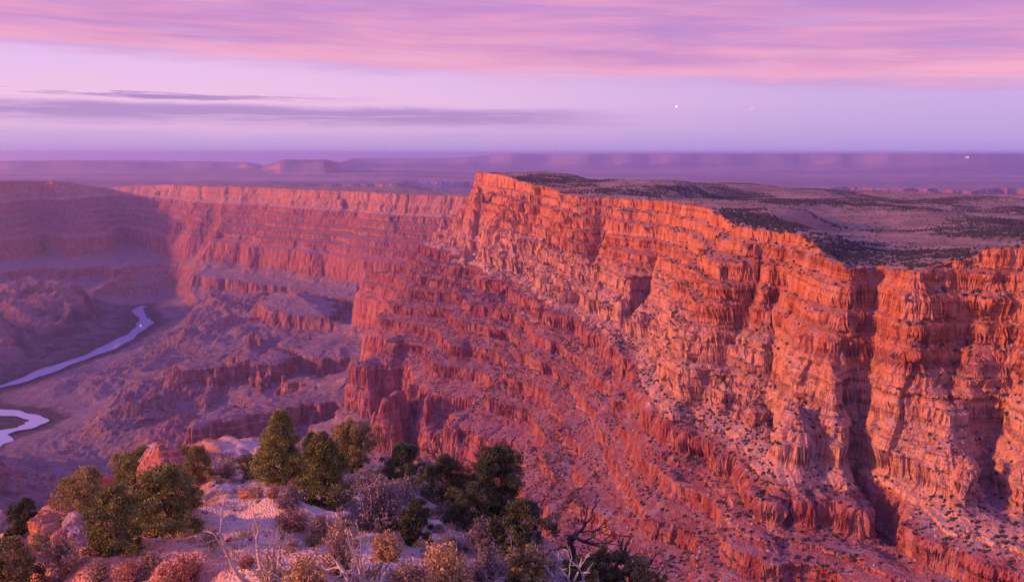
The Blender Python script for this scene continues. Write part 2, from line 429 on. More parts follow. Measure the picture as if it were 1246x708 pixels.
def terrain(A, R, coarse):
    """heights on a polar grid A (azimuth) x R (distance); coarse = (az, lnr, D, plateau) tables"""
    ca, cl, cD, cP = coarse[:4]
    L = np.log(R)
    def up(tab):
        fi = (A - ca[0]) / (ca[1] - ca[0]); fj = (L - cl[0]) / (cl[1] - cl[0])
        i = np.clip(fi.astype(int), 0, len(ca) - 2); j = np.clip(fj.astype(int), 0, len(cl) - 2)
        u = (fi - i); v = (fj - j)
        return (tab[i, j] * (1 - u) + tab[i + 1, j] * u) * (1 - v) + (tab[i, j + 1] * (1 - u) + tab[i + 1, j + 1] * u) * v
    x = R * np.sin(A); y = R * np.cos(A)
    D = up(cD); Zp = up(cP)
    foot = R / 900.
    # gullies and buttresses
    wx = x + 60 * perlin(x / 300, y / 300, 31) + 14 * perlin(x / 70, y / 70, 32)
    wy = y + 60 * perlin(x / 300, y / 300, 33) + 14 * perlin(x / 70, y / 70, 34)
    G = D.copy()
    ramp = np.clip((D + 70) / 150, .3, 1)
    upper = np.clip((130 - D) / 50, 0, 1)
    low = np.clip((D - 300) / 500, 0, 1)
    verylow = np.clip((D - 1100) / 600, 0, 1)
    flute = np.clip((D - 40) / 60, 0, 1) * np.clip((330 - D) / 80, 0, 1)
    supai = np.clip((D - 210) / 50, 0, 1) * np.clip((520 - D) / 60, 0, 1)
    redw = np.clip((D - 520) / 100, 0, 1) * np.clip((900 - D) / 150, 0, 1)
    for lam, amp, sd_ in ((520, 48, 41), (230, 32, 42), (105, 22, 43), (52, 11, 44), (26, 4.5, 45), (13, 2.0, 46), (6.5, .9, 47)):
        n = perlin(wx / lam, wy / lam, sd_)
        f = np.clip(lam / foot / np.clip(foot * 1.2, 2.5, 7) - .3, 0, 1)
        a_ = amp * f * (ramp if lam > 60 else np.maximum(ramp, .6))
        if lam < 60: a_ = a_ * (.75 + 1.1 * flute + .6 * redw) * (1 - .75 * supai) * (1 - .65 * upper) * (1 - .55 * flute * (lam < 30))
        elif lam < 300: a_ = a_ * (1 + .35 * upper)
        if lam < 60: pass
        elif lam < 300: a_ = a_ * (1 - .45 * supai)
        G += a_ * ((1 - 2.2 * np.abs(n)) * (.55 + .45 * low) + .5 * n)
    G += verylow * 130 * fbm(x, y, 700, 3, .5, 61) * .5
    G = G + up(coarse[5])
    # ledges vary sideways
    G += 9 * perlin(x / 160, y / 160, 71) * (1 - .5 * low)
    z = Pmix(G, np.clip(.5 + 1.6 * perlin(x / 210, y / 210, 72), 0, 1))
    # blocky beds in the cliffs, rubble on slopes
    z = z + np.clip(1 - (foot / 3), 0, 1) * (1.5 * perlin(x / 9, y / 9, 81) + .9 * perlin(x / 4.2, y / 4.2, 82) + 4 * perlin(x / 40, y / 40, 83) * low)
    rv = np.clip((up(coarse[4]) - 80) / 500, 0, 1)
    ux = x + 90 * perlin(x / 420, y / 420, 35); uy = y + 90 * perlin(x / 420, y / 420, 36)
    bad = 0
    for lam, amp, sd_ in ((900, 95, 101), (420, 60, 102), (190, 38, 103), (90, 19, 104), (42, 9, 105), (20, 3.5, 106)):
        bad = bad + amp * (.42 - np.abs(perlin(ux / lam, uy / lam, sd_)))
    z = z + np.clip((D - 880) / 300, 0, 1) * bad * rv * .9 * np.clip(1.4 - (D - 1200) / 2500, .45, 1)
    # plateau top
    zp = Zp + 17 * perlin(x / 420, y / 420, 91) * np.clip(-D / 300, 0, 1) + 3.0 * perlin(x / 110, y / 110, 92) + 1.4 * perlin(x / 35, y / 35, 93) + 1.0 * perlin(x / 9, y / 9, 94) + np.clip(1 + D / 60, 0, 1) * np.clip(2 - foot / 2, 0, 1) * 4.0 * np.clip(2 * perlin(x / 22, y / 22, 95), -1, .6)
    fz = far_z(A, R)
    w = np.clip((R - 7500) / 3500, 0, 1); w = w * w * (3 - 2 * w)
    left = np.clip((-.02 - A) / .1, 0, 1)
    w2 = np.clip((R - 10500) / 3500, 0, 1); w2 = w2 * w2 * (3 - 2 * w2)
    w = w * (1 - left) + w2 * left
    zp = zp * (1 - w) + fz * w
    k = 1.5
    z = np.minimum(z, zp)
    # hills on the canyon floor
    z = np.maximum(z, up(coarse[6]) + bad * 1.35)
    # river trench
    rd = up(coarse[4])
    bank = -1391 + np.clip(rd - 65, 0, 900) * .12 + np.clip(rd - 300, 0, 3000) * .25 + np.clip(rd - 380 - 120 * perlin(x / 260, y / 260, 98), 0, 3000) * 1.25 + np.clip((rd - 250) / 300, 0, 1) * bad * .9 + 6 * perlin(x / 60, y / 60, 97) * np.clip(rd / 200, 0, 1)
    z = np.where(rd < 2200, np.minimum(z, bank), z)
    return z, G, D, x, y


def cellrand(i, j, k, seed):
    h = (i.astype(np.int64) * 73856093) ^ (j.astype(np.int64) * 19349663) ^ (k.astype(np.int64) * 83492791 + seed * 7919)
    h = (h ^ (h >> 13)) * 1274126177
    return ((h ^ (h >> 16)) & 1023).astype(np.float32) / 1023. - .5


def blocks(V):
    """break the steep faces into beds and jointed blocks by moving them in and out sideways"""
    du = np.empty_like(V); dv = np.empty_like(V)
    du[1:-1] = V[2:] - V[:-2]; du[0] = V[1] - V[0]; du[-1] = V[-1] - V[-2]
    dv[:, 1:-1] = V[:, 2:] - V[:, :-2]; dv[:, 0] = V[:, 1] - V[:, 0]; dv[:, -1] = V[:, -1] - V[:, -2]
    n = np.cross(du, dv)
    n /= np.linalg.norm(n, axis=2, keepdims=True) + 1e-9
    n[n[..., 2] < 0] *= -1
    hz = np.hypot(n[..., 0], n[..., 1])
    sel = hz > .5
    R_ = np.hypot(V[..., 0], V[..., 1]); sel &= R_ < 11000
    x, y, z = V[..., 0][sel], V[..., 1][sel], V[..., 2][sel]
    nx, ny = n[..., 0][sel] / hz[sel], n[..., 1][sel] / hz[sel]
    st = np.clip((hz[sel] - .5) / .35, 0, 1); foot = R_[sel] / 900.
    wz = z + 3 * perlin(x / 90, y / 90, 121) + 6 * perlin(x / 400, y / 400, 122)
    out = np.zeros_like(x)
    # beds: each one stands out or is cut back along the whole wall
    for th, amp, sd_ in ((23., 10., 1), (9.5, 6.0, 2), (4.3, 2.4, 3)):
        q = wz / th + .35 * perlin(wz / 31, wz * 0 + .5, 130 + sd_)
        k = np.floor(q)
        r_ = cellrand(k, k * 0, k * 0 + 5, sd_)
        lat = .65 + .7 * perlin(x / 130 + r_ * 40, y / 130, 140 + sd_)
        out += amp * r_ * lat * np.clip(th / foot / 1.6 - .3, 0, 1)
    # joints
    for sx, sz, amp, sd_ in ((60., 70., 10., 10), (34., 38., 8., 11), (17., 20., 6.5, 12), (8., 11., 2.8, 13), (4.0, 5., 1.3, 14)):
        wx = x + sx * .15 * perlin(x / sx / 1.7, y / sx / 1.7 + z / sz / 3, 150 + sd_)
        wy = y + sx * .15 * perlin(x / sx / 1.7 + z / sz / 3, y / sx / 1.7, 160 + sd_)
        i, j = np.floor(wx / sx), np.floor(wy / sx)
        zo = cellrand(i, j, i * 0, sd_ + 40) * 3
        k = np.floor(wz / sz + zo)
        out += amp * cellrand(i, j, k, sd_) * np.clip(sx / foot / np.clip(foot * .7, 1.6, 7) - .3, 0, 1)
    V[..., 0][sel] = x + nx * out * st; V[..., 1][sel] = y + ny * out * st


def hit(px, py):
    """where the line of sight through a photo pixel meets the smooth terrain"""
    q = un(px, py, -1.0); k = math.hypot(q[0], q[1])
    r = np.exp(np.linspace(math.log(430.), math.log(15000.), 4000))
    x, y = q[0] / k * r, q[1] / k * r
    a, l = polar(x, y)
    z = np.minimum(P(base_D(x, y) + kern(a, l, _vals)), plat_z(a, l))
    f = np.nonzero(z > -r / k)[0]
    i = f[0] if len(f) else -1
    return float(x[i]), float(y[i]), float(z[i])


# big clefts down the wall: photo pixels, extra setback, half width
GULLIES = [([(1050, 348), (1058, 400), (1066, 450), (1078, 520), (1092, 590), (1098, 612)], 165, 22),
           ([(985, 400), (1000, 450), (1018, 520), (1030, 580)], 55, 26),
           ([(925, 290), (900, 345), (870, 390), (845, 450), (850, 510)], 45, 28),
           ([(1180, 330), (1160, 380), (1165, 440)], 40, 26),
           ([(1215, 420), (1205, 500), (1220, 580), (1235, 640)], 45, 24),
           ([(800, 260), (770, 330), (740, 390), (730, 420)], 60, 35),
           ([(690, 250), (672, 300), (650, 345)], 70, 45),
           ([(950, 300), (940, 380), (950, 470), (930, 555)], 35, 22)]


def build_terrain(mat):
    na = int(1340 * QUAL); nr = int(3600 * max(QUAL, .6)); no = int(2300 * QUAL)
    a0, a1 = rad(-84), rad(40)
    l0, l1 = math.log(430.), math.log(50000.)
    ca = np.linspace(a0, a1, 1100); cl = np.linspace(l0, l1, 720)
    CA, CL = np.meshgrid(ca, cl, indexing='ij')
    X = np.exp(CL) * np.sin(CA); Y = np.exp(CL) * np.cos(CA)
    cD = base_D(X, Y) + kern(CA, CL, _vals)
    cP = plat_z(CA, CL)
    # river bank: the floor comes down to the water
    rd = np.full(X.shape, 1e9)
    for p, q in zip(RIVER[:-1], RIVER[1:]):
        rd = np.minimum(rd, seg_dist(X, Y, p, q)[0])
    cD = cD + np.clip(1 - rd / 420, 0, 1) ** 1.3 * np.clip(3500 - cD, 0, 2500)
    cD = np.where(rd < 130, np.maximum(cD, 3500), cD)
    hil = np.full(X.shape, -3000.)
    for line, slope in HILLS:
        pts = [un(*p) + (p[2],) for p in line]
        for p, q in zip(pts[:-1], pts[1:]):
            d, t = seg_dist(X, Y, p, q)
            hil = np.maximum(hil, p[2] + (q[2] - p[2]) * t - slope * d)
    gul = np.zeros(X.shape)
    for line, depth, width in GULLIES:
        pts = [hit(px, py) for px, py in line]
        for ns, (p, q) in enumerate(zip(pts[:-1], pts[1:])):
            d, t = seg_dist(X, Y, p, q)
            gul = np.maximum(gul, depth * np.exp(-d / width * 1.1) * (1 - ((ns + t) / (len(pts) - 1)) ** 4))
    # fine sampling, distance samples denser in the nearer canyon
    lr = np.concatenate([np.linspace(l0, math.log(950.), 260)[:-1], np.linspace(math.log(950.), math.log(11500.), 4600)[:-1], np.linspace(math.log(11500.), l1, 900)]); nr = len(lr)
    az = np.concatenate([np.linspace(a0, rad(-38), 180)[:-1], np.linspace(rad(-38), a1, na)]); na = len(az)
    Z = np.empty((na, nr), np.float32); GG = np.empty((na, nr), np.float32)
    for s in range(0, na, 80):
        A, L = np.meshgrid(az[s:s + 80], lr, indexing='ij')
        z, G, D, x, y = terrain(A, np.exp(L), (ca, cl, cD, cP, rd, gul, hil))
        Z[s:s + 80] = z; GG[s:s + 80] = G
    r = np.exp(lr)
    el = Z / r[None]
    pix = 1 / 900.
    w = np.abs(np.diff(el, axis=1)) / pix * 1.0 + .55 * np.abs(np.diff(Z, axis=1)) / r[None, 1:] / pix + np.diff(lr)[None] * 55
    w = np.minimum(w, 6)
    HW = 45
    kz = np.exp(-.5 * (np.arange(-HW, HW + 1) / 18.) ** 2); kz /= kz.sum()
    wp = np.pad(w.astype(np.float32), ((HW, HW), (0, 0)), mode='edge')
    ws = np.zeros_like(w, dtype=np.float32)
    for i in range(2 * HW + 1): ws += np.float32(kz[i]) * wp[i:i + na]
    c = np.concatenate([np.zeros((na, 1)), np.cumsum(ws, axis=1)], axis=1)
    c /= c[:, -1:]
    tt = np.linspace(0, 1, no)
    V = np.empty((na, no, 3), np.float32); g = np.empty((na, no), np.float32)
    for i in range(na):
        li = np.interp(tt, c[i], lr); ri = np.exp(li)
        V[i, :, 0] = ri * math.sin(az[i]); V[i, :, 1] = ri * math.cos(az[i])
        V[i, :, 2] = np.interp(li, lr, Z[i]); g[i] = np.interp(li, lr, GG[i])
    blocks(V)
    idx = np.arange(na * no).reshape(na, no)
    Q = np.stack([idx[:-1, :-1], idx[1:, :-1], idx[1:, 1:], idx[:-1, 1:]], -1).reshape(-1, 4)
    o = mesh_np('canyon_terrain', V.reshape(-1, 3), Q, mat)
    at = o.data.attributes.new('setback', 'FLOAT', 'POINT'); at.data.foreach_set('value', g.ravel())
    xx, yy, zz = V[..., 0], V[..., 1], V[..., 2]
    lava_shade = np.zeros(xx.shape, np.float32)  # dark basalt mask, also carrying the hills' shade as colour
    wob = 50 * perlin(xx / 300, yy / 300, 501) + 25 * perlin(xx / 90, yy / 90, 502)
    for line, slope in HILLS[:5]:
        pts = [un(*p) + (p[2],) for p in line]
        for p, q in zip(pts[:-1], pts[1:]):
            d, t = seg_dist(xx, yy, p, q)
            lava_shade = np.maximum(lava_shade, np.clip((p[2] + (q[2] - p[2]) * t - slope * d + 70 + wob - zz) / 60, 0, 1))
    at = o.data.attributes.new('lava_shade', 'FLOAT', 'POINT'); at.data.foreach_set('value', lava_shade.astype(np.float32).ravel())
    rdv = np.full(xx.shape, 1e9)
    for p, q in zip(RIVER[:-1], RIVER[1:]): rdv = np.minimum(rdv, seg_dist(xx, yy, p, q)[0])
    at = o.data.attributes.new('bank', 'FLOAT', 'POINT'); at.data.foreach_set('value', np.clip(1.15 - rdv / 210, 0, 1).astype(np.float32).ravel())
    tag(o, 'layered red canyon walls, plateau and desert plain', None, None, 'structure')
    return o, V, g


# ------------------------------------------------------------------ canyon material
def new_mat(name, rough=.95):
    m = bpy.data.materials.new(name); m.use_nodes = True
    t = NT(m.node_tree); b = m.node_tree.nodes['Principled BSDF']
    b.inputs['Roughness'].default_value = rough
    b.inputs['Specular IOR Level'].default_value = .15
    return m, t, b


def rock_material():
    m, t, b = new_mat('canyon_rock', 1.0)
    b.inputs['Specular IOR Level'].default_value = 0.0
    geo = t.n.new('ShaderNodeNewGeometry')
    P_, N_ = geo.outputs['Position'], geo.outputs['Normal']
    X, Y, Z = t.xyz(P_); nz = t.xyz(N_)[2]
    km = t.vmath('MULTIPLY', P_, (.001, .001, .001))
    dist_ = t.math('SQRT', t.math('ADD', t.math('MULTIPLY', X, X), t.math('MULTIPLY', Y, Y)))
    nA = t.noise(km, 9.0, 5, .6)                # ~100 m patches
    nB = t.noise(km, 60.0, 5, .65)              # ~15 m
    nC = t.noise(km, 320.0, 3, .6)
    # beds follow height, gently wavy
    bed = t.math('ADD', Z, t.math('MULTIPLY', t.math('SUBTRACT', nA, .5), 16))
    bedv = t.comb(t.math('MULTIPLY', X, .0006), t.math('MULTIPLY', Y, .0006), t.math('MULTIPLY', bed, .055))
    beds = t.noise(bedv, 1.0, 6, .75)
    big = t.ramp(t.math('DIVIDE', t.math('ADD', bed, 1450), 1400), [
        (0.0, (.13, .085, .10)), (.06, (.17, .105, .115)), (.12, (.17, .095, .105)), (.19, (.19, .085, .095)), (.21, (.24, .085, .085)), (.255, (.24, .09, .085)), (.265, (.27, .15, .14)), (.32, (.25, .13, .13)),
        (.33, (.36, .10, .085)), (.46, (.34, .09, .08)), (.48, (.23, .055, .052)), (.60, (.25, .058, .055)), (.680, (.29, .07, .06)), (.688, (.60, .31, .20)), (.702, (.50, .24, .155)), (.79, (.49, .205, .115)), (.825, (.42, .115, .045)),
        (.93, (.47, .15, .055)), (1.0, (.44, .18, .09))])
    cliff = t.mix(t.range(beds, .45, .37, 0, .72), big, (.17, .040, .035), 'MIX')
    cliff = t.mix(t.range(beds, .55, .66, 0, .60), cliff, (.56, .31, .21))
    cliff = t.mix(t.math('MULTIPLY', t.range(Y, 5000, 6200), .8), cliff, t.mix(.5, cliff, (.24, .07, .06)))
    beds2 = t.noise(t.comb(t.math('MULTIPLY', X, .0012), t.math('MULTIPLY', Y, .0012), t.math('MULTIPLY', bed, .21)), 1.0, 3, .6)
    cliff = t.mix(t.math('MULTIPLY', t.range(beds2, .44, .36), t.range(dist_, 5000, 1500, 0, .6)), cliff, (.15, .038, .03))
    # vertical streaks
    st = t.noise(t.comb(t.math('MULTIPLY', X, .05), t.math('MULTIPLY', Y, .05), t.math('MULTIPLY', Z, .004)), 1.0, 4, .6)
    cliff = t.mix(t.range(st, .40, .66, 0, .55), cliff, t.mix(.55, cliff, (.62, .38, .27)))
    cliff = t.mix(t.range(st, .46, .34, 0, .5), cliff, t.mix(.6, cliff, (.12, .035, .03)))
    # broken pale rubble caught on the lower cliff
    deb = t.math('MULTIPLY', t.math('MULTIPLY', t.range(nB, .50, .62), t.range(nA, .42, .58)), t.math('MULTIPLY', t.range(bed, -500, -470), t.range(bed, -270, -340)))
    cliff = t.mix(t.math('MULTIPLY', deb, .75), cliff, t.mix(nC, (.16, .11, .12), (.44, .35, .33)))
    fl = t.noise(t.comb(t.math('MULTIPLY', X, .0012), t.math('MULTIPLY', Y, .0012), t.math('MULTIPLY', bed, .022)), 1.0, 4, .65, .6)
    big = t.mix(t.math('MULTIPLY', t.range(bed, -1000, -1120), t.range(fl, .50, .62, 0, .8)), big, (.25, .165, .17))
    big = t.mix(t.math('MULTIPLY', t.range(bed, -1000, -1120), t.range(fl, .47, .36, 0, .85)), big, (.085, .045, .06))
    # talus
    tal = t.mix(t.range(nB, .35, .65), t.mix(.5, big, (.13, .08, .075)), t.mix(.5, big, (.27, .19, .17)))
    scr = t.noise(km, 26.0, 4, .6, .8)
    tal = t.mix(t.range(scr, .52, .62, 0, .6), tal, t.mix(nC, (.17, .125, .13), (.33, .265, .26)))
    steep = t.range(t.math('ADD', nz, t.math('MULTIPLY', t.math('SUBTRACT', nB, .5), .25)), .62, .82)
    c = t.mix(steep, cliff, tal)
    # plateau top: dry grass and scrub mottling above the rim
    top = t.mix(t.range(nA, .40, .60), (.22, .145, .095), (.34, .225, .15))
    at = t.n.new('ShaderNodeAttribute'); at.attribute_name = 'setback'
    ontop = t.math('MULTIPLY', t.range(at.outputs['Fac'], 45, -10), t.range(nz, .80, .93))
    c = t.mix(ontop, c, top)
    # dark basalt hills across the river, their shade put into the colour too
    la = t.n.new('ShaderNodeAttribute'); la.attribute_name = 'lava_shade'
    c = t.mix(t.math('MULTIPLY', la.outputs['Fac'], .9), c, t.mix(t.range(t.math('ADD', t.math('MULTIPLY', nA, .6), t.math('MULTIPLY', nB, .4)), .42, .58), (.028, .020, .030), (.135, .085, .098)))
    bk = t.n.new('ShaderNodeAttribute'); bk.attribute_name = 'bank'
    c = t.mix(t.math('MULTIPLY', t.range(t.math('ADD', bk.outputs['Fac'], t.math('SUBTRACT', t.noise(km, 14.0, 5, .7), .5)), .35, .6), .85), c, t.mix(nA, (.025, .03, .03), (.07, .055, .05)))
    # far plain: dusty pinks and browns
    dist = t.math('SQRT', t.math('ADD', t.math('MULTIPLY', X, X), t.math('MULTIPLY', Y, Y)))
    pl = t.noise(t.comb(t.math('MULTIPLY', X, .00007), t.math('MULTIPLY', Y, .00022), 0.0), 1.0, 6, .62)
    plain = t.mix(t.range(pl, .38, .62), (.20, .145, .14), (.38, .25, .22))
    isplain = t.math('MULTIPLY', t.range(dist, 8500, 11000), t.range(at.outputs['Fac'], 100, -200))
    c = t.mix(t.math('MULTIPLY', isplain, t.range(nz, .75, .95)), c, plain)
    t.l.new(c, b.inputs['Base Color'])
    bp = t.n.new('ShaderNodeBump'); bp.inputs['Strength'].default_value = 1.0; bp.inputs['Distance'].default_value = 4.0
    hgt = t.math('ADD', t.math('MULTIPLY', nC, 1.0), t.math('MULTIPLY', beds, .8))
    t.l.new(hgt, bp.inputs['Height']); t.l.new(bp.outputs[0], b.inputs['Normal'])
    return m


M_ROCK = rock_material()
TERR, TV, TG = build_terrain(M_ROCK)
print('terrain', round(time.time() - T0, 1))


# ------------------------------------------------------------------ river
def build_river():
    m, t, b = new_mat('river_water', .06)
    b.inputs['Base Color'].default_value = (.28, .33, .45, 1); b.inputs['Specular IOR Level'].default_value = 1.0
    geo = t.n.new('ShaderNodeNewGeometry')
    n = t.noise(t.vmath('MULTIPLY', geo.outputs['Position'], (.05, .05, .05)), 1.0, 3)
    bp = t.n.new('ShaderNodeBump'); bp.inputs['Strength'].default_value = .12; bp.inputs['Distance'].default_value = 1.0
    t.l.new(n, bp.inputs['Height']); t.l.new(bp.outputs[0], b.inputs['Normal'])
    pts = [Vector((p[0], p[1], 0)) for p in RIVER]
    V, Q = [], []
    rows = []
    for i in range(len(pts) - 1):
        p0, p1, p2, p3 = pts[max(i - 1, 0)], pts[i], pts[i + 1], pts[min(i + 2, len(pts) - 1)]
        for k in range(10):
            u = k / 10
            q = .5 * ((2 * p1) + (p2 - p0) * u + (2 * p0 - 5 * p1 + 4 * p2 - p3) * u * u + (3 * p1 - p0 - 3 * p2 + p3) * u ** 3)
            rows.append(q)
    for i, q in enumerate(rows):
        d = rows[min(i + 1, len(rows) - 1)] - rows[max(i - 1, 0)]; nrm = Vector((-d.y, d.x, 0)).normalized()
        w = (62 + 14 * math.sin(i * .31) + 9 * math.sin(i * .83)) * (.70 if i < 105 else .85 if i < 150 else .65)
        for s in (-1, 1): V.append(q + nrm * w * s)
    for v in V: v.z = -1384.0
    Q = [(2 * i, 2 * i + 1, 2 * i + 3, 2 * i + 2) for i in range(len(rows) - 1)]
    o = mesh_np('river', np.array([v[:] for v in V]), np.array(Q), m)
    tag(o, 'pale lavender river winding through the canyon floor', None, None, 'structure')


build_river()


# ------------------------------------------------------------------ haze
def build_haze():
    m = bpy.data.materials.new('haze'); m.use_nodes = True
    nt = m.node_tree; nt.nodes.clear()
    out = nt.nodes.new('ShaderNodeOutputMaterial'); v = nt.nodes.new('ShaderNodeVolumePrincipled')
    v.inputs['Color'].default_value = (.74, .69, 1.0, 1); v.inputs['Density'].default_value = 2.7e-5
    v.inputs['Anisotropy'].default_value = 0.6
    v.inputs['Density Attribute'].default_value = ''; v.inputs['Color Attribute'].default_value = ''; v.inputs['Temperature Attribute'].default_value = ''
    nt.links.new(v.outputs[0], out.inputs['Volume'])
    m.cycles.homogeneous_volume = True
    x0, x1, y0, y1, z0, z1 = -52000, 52000, -3000, 52000, -1700, 30
    V = np.array([(x, y, z) for z in (z0, z1) for y in (y0, y1) for x in (x0, x1)])
    Q = np.array([(0, 2, 3, 1), (4, 5, 7, 6), (0, 1, 5, 4), (2, 6, 7, 3), (0, 4, 6, 2), (1, 3, 7, 5)])
    o = mesh_np('haze', V, Q, m)
    tag(o, 'thin lilac evening haze filling the canyon', None, None, 'stuff')


build_haze()


# ------------------------------------------------------------------ near ridge below the viewpoint
def at_depth(px, py, Y):
    a = (px - CX) / F; b = -(py - CY) / F
    t = Y / (CT + b * ST)
    return (a * t, Y, (-ST + b * CT) * t)


_fg = [at_depth(*p) for p in (
    (400, 708, 15), (200, 708, 16), (60, 708, 18), (600, 708, 17), (760, 708, 20), (0, 690, 22), (330, 660, 20), (150, 660, 26), (40, 660, 32), (480, 670, 20), (620, 680, 23),
    (300, 620, 28), (200, 625, 33), (100, 640, 36), (430, 625, 27), (540, 650, 27), (660, 690, 27), (290, 597, 38), (240, 590, 44), (170, 600, 46), (100, 615, 46), (60, 625, 46), (20, 645, 44), (400, 600, 36), (500, 615, 36), (590, 645, 36),
    (300, 580, 52), (250, 572, 58), (200, 566, 62), (160, 580, 60), (350, 580, 50), (430, 570, 50), (520, 598, 46), (200, 556, 68), (260, 555, 74), (320, 555, 76), (380, 558, 68))]
_fg += [(0, 0, -1.8), (0, 6, -4.3), (5, 4, -5), (-5, 4, -4.5), (-16, 4, -11), (10, 9, -12), (12, 20, -22), (13, 32, -32), (16, 46, -44), (20, 66, -52), (14, 85, -52), (0, 96, -50), (-20, 100, -54), (-40, 96, -64), (-48, 75, -58),
        (-48, 55, -52), (-44, 38, -42), (-32, 18, -30), (-30, 0, -26), (30, 30, -60), (30, 0, -45), (35, 70, -85), (0, 130, -90), (-60, 110, -100), (-75, 50, -85), (-60, 10, -60), (40, 120, -110)]
_fg = np.array(_fg)


def _tps(r2): return .5 * r2 * np.log(r2 + 1e-9)
_n = len(_fg)
_A = np.zeros((_n + 3, _n + 3))
_A[:_n, :_n] = _tps((_fg[:, None, 0] - _fg[None, :, 0]) ** 2 + (_fg[:, None, 1] - _fg[None, :, 1]) ** 2) + 6.0 * np.eye(_n)
_A[:_n, _n] = 1; _A[:_n, _n + 1:] = _fg[:, :2]; _A[_n, :_n] = 1; _A[_n + 1:, :_n] = _fg[:, :2].T
_w = np.linalg.solve(_A, np.concatenate([_fg[:, 2], np.zeros(3)]))


def ridge(x, y, detail=True):
    x = np.asarray(x, float); y = np.asarray(y, float)
    z = _w[_n] + _w[_n + 1] * x + _w[_n + 2] * y
    for i in range(_n): z = z + _w[i] * _tps((x - _fg[i, 0]) ** 2 + (y - _fg[i, 1]) ** 2)
    if detail:
        z = z + .40 * perlin(x / 6, y / 6, 201) + .22 * perlin(x / 2.3, y / 2.3, 202) + .13 * np.abs(perlin(x / .9, y / .9, 203)) + .06 * perlin(x / .35, y / .35, 204)
        st_ = perlin(x / 1.7 + .3 * y, y / 2.6, 206) * 3; z = z + .12 * (np.floor(st_) + np.clip((st_ - np.floor(st_)) * 4, 0, 1))
        led = perlin(x / 5 + .2 * y, y / 9, 205)
        z = z + .22 * np.clip((led - .1) * 6, 0, 1) * np.clip(1 + (x + 4) / -14, 0, 1)
    return z


def ground(px, py):
    """where the line of sight through a photo pixel meets the near ridge"""
    q = at_depth(px, py, 1.0)
    t = np.linspace(6, 110, 2100)
    x, y, z = q[0] * t, q[1] * t, q[2] * t
    g = ridge(x, y)
    f = np.nonzero(g >= z)[0]
    i = f[0] if len(f) else int(np.argmin(z - g))
    return float(x[i]), float(y[i]), float(g[i])


def ground_material():
    m, t, b = new_mat('ridge_ground', 1.0)
    geo = t.n.new('ShaderNodeNewGeometry'); P_ = geo.outputs['Position']; nz = t.xyz(geo.outputs['Normal'])[2]
    X, Y, Z = t.xyz(P_)
    n1 = t.noise(P_, .22, 4, .6); n2 = t.noise(P_, 1.1, 5, .65); n3 = t.noise(P_, 9.0, 3, .6)
    v = t.voro(P_, 5.0); v2 = t.voro(P_, 14.0)
    pale = t.mix(n2, (.42, .275, .185), (.64, .47, .34))
    pale = t.mix(t.range(v2.outputs['Distance'], .1, .5), (.62, .49, .38), pale)
    soil = t.mix(n2, (.42, .15, .065), (.58, .25, .12))
    off = t.math('ADD', t.math('SUBTRACT', X, 1.3), t.math('MULTIPLY', Y, .34))      # metres right of the path
    side = t.math('ADD', t.math('MULTIPLY', off, -.25), t.math('MULTIPLY', t.math('SUBTRACT', n1, .5), 2.6))
    left = t.range(side, .0, .8)
    c = t.mix(left, pale, soil)
    c = t.mix(t.range(n2, .54, .62, 0, .85), c, t.mix(.35, soil, pale))
    c = t.mix(t.range(t.noise(P_, 3.2, 5, .7), .40, .30, 0, .75), c, (.20, .12, .085))
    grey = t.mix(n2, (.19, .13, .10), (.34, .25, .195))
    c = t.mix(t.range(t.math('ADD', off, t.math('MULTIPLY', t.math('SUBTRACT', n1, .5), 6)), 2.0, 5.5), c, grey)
    c = t.mix(t.range(nz, .80, .62), c, (.42, .19, .11))
    c = t.mix(t.range(v.outputs['Distance'], .12, .04, 0, .6), c, (.16, .10, .08))
    t.l.new(c, b.inputs['Base Color'])
    bp = t.n.new('ShaderNodeBump'); bp.inputs['Strength'].default_value = .9; bp.inputs['Distance'].default_value = .08
    t.l.new(t.math('ADD', t.math('MULTIPLY', n3, .8), t.math('SUBTRACT', n2, v2.outputs['Distance'])), bp.inputs['Height']); t.l.new(bp.outputs[0], b.inputs['Normal'])
    return m


def build_ridge():
    gx = np.linspace(-70, 40, 560); u = np.linspace(0, 1, 620); gy = -10 + 140 * (u * .55 + .45 * u ** 2.0)
    X, Y = np.meshgrid(gx, gy, indexing='ij')
    Z = ridge(X, Y)
    idx = np.arange(X.size).reshape(X.shape)
    Q = np.stack([idx[:-1, :-1], idx[1:, :-1], idx[1:, 1:], idx[:-1, 1:]], -1).reshape(-1, 4)
    o = mesh_np('ridge_terrain', np.stack([X, Y, Z], -1).reshape(-1, 3), Q, ground_material(), smooth=True)
    tag(o, 'pale rocky ridge falling away below the viewpoint', None, None, 'structure')


build_ridge()


# ------------------------------------------------------------------ plants
RS = np.random.RandomState(21)


def foliage_mat(name, a, b_, c_, scale=2.5):
    m, t, b = new_mat(name, .8)
    geo = t.n.new('ShaderNodeNewGeometry')
    tc = t.n.new('ShaderNodeTexCoord')
    n = t.noise(tc.outputs['Object'], scale, 3, .6)
    oi = t.n.new('ShaderNodeObjectInfo')
    c = t.ramp(n, [(.32, a), (.5, b_), (.68, c_)])
    k = t.math('ADD', .82, t.math('MULTIPLY', oi.outputs['Random'], .36))
    c = t.mix(1.0, c, t.comb(k, k, k), 'MULTIPLY')
    t.l.new(c, b.inputs['Base Color'])
    b.inputs['Specular IOR Level'].default_value = .2
    return m


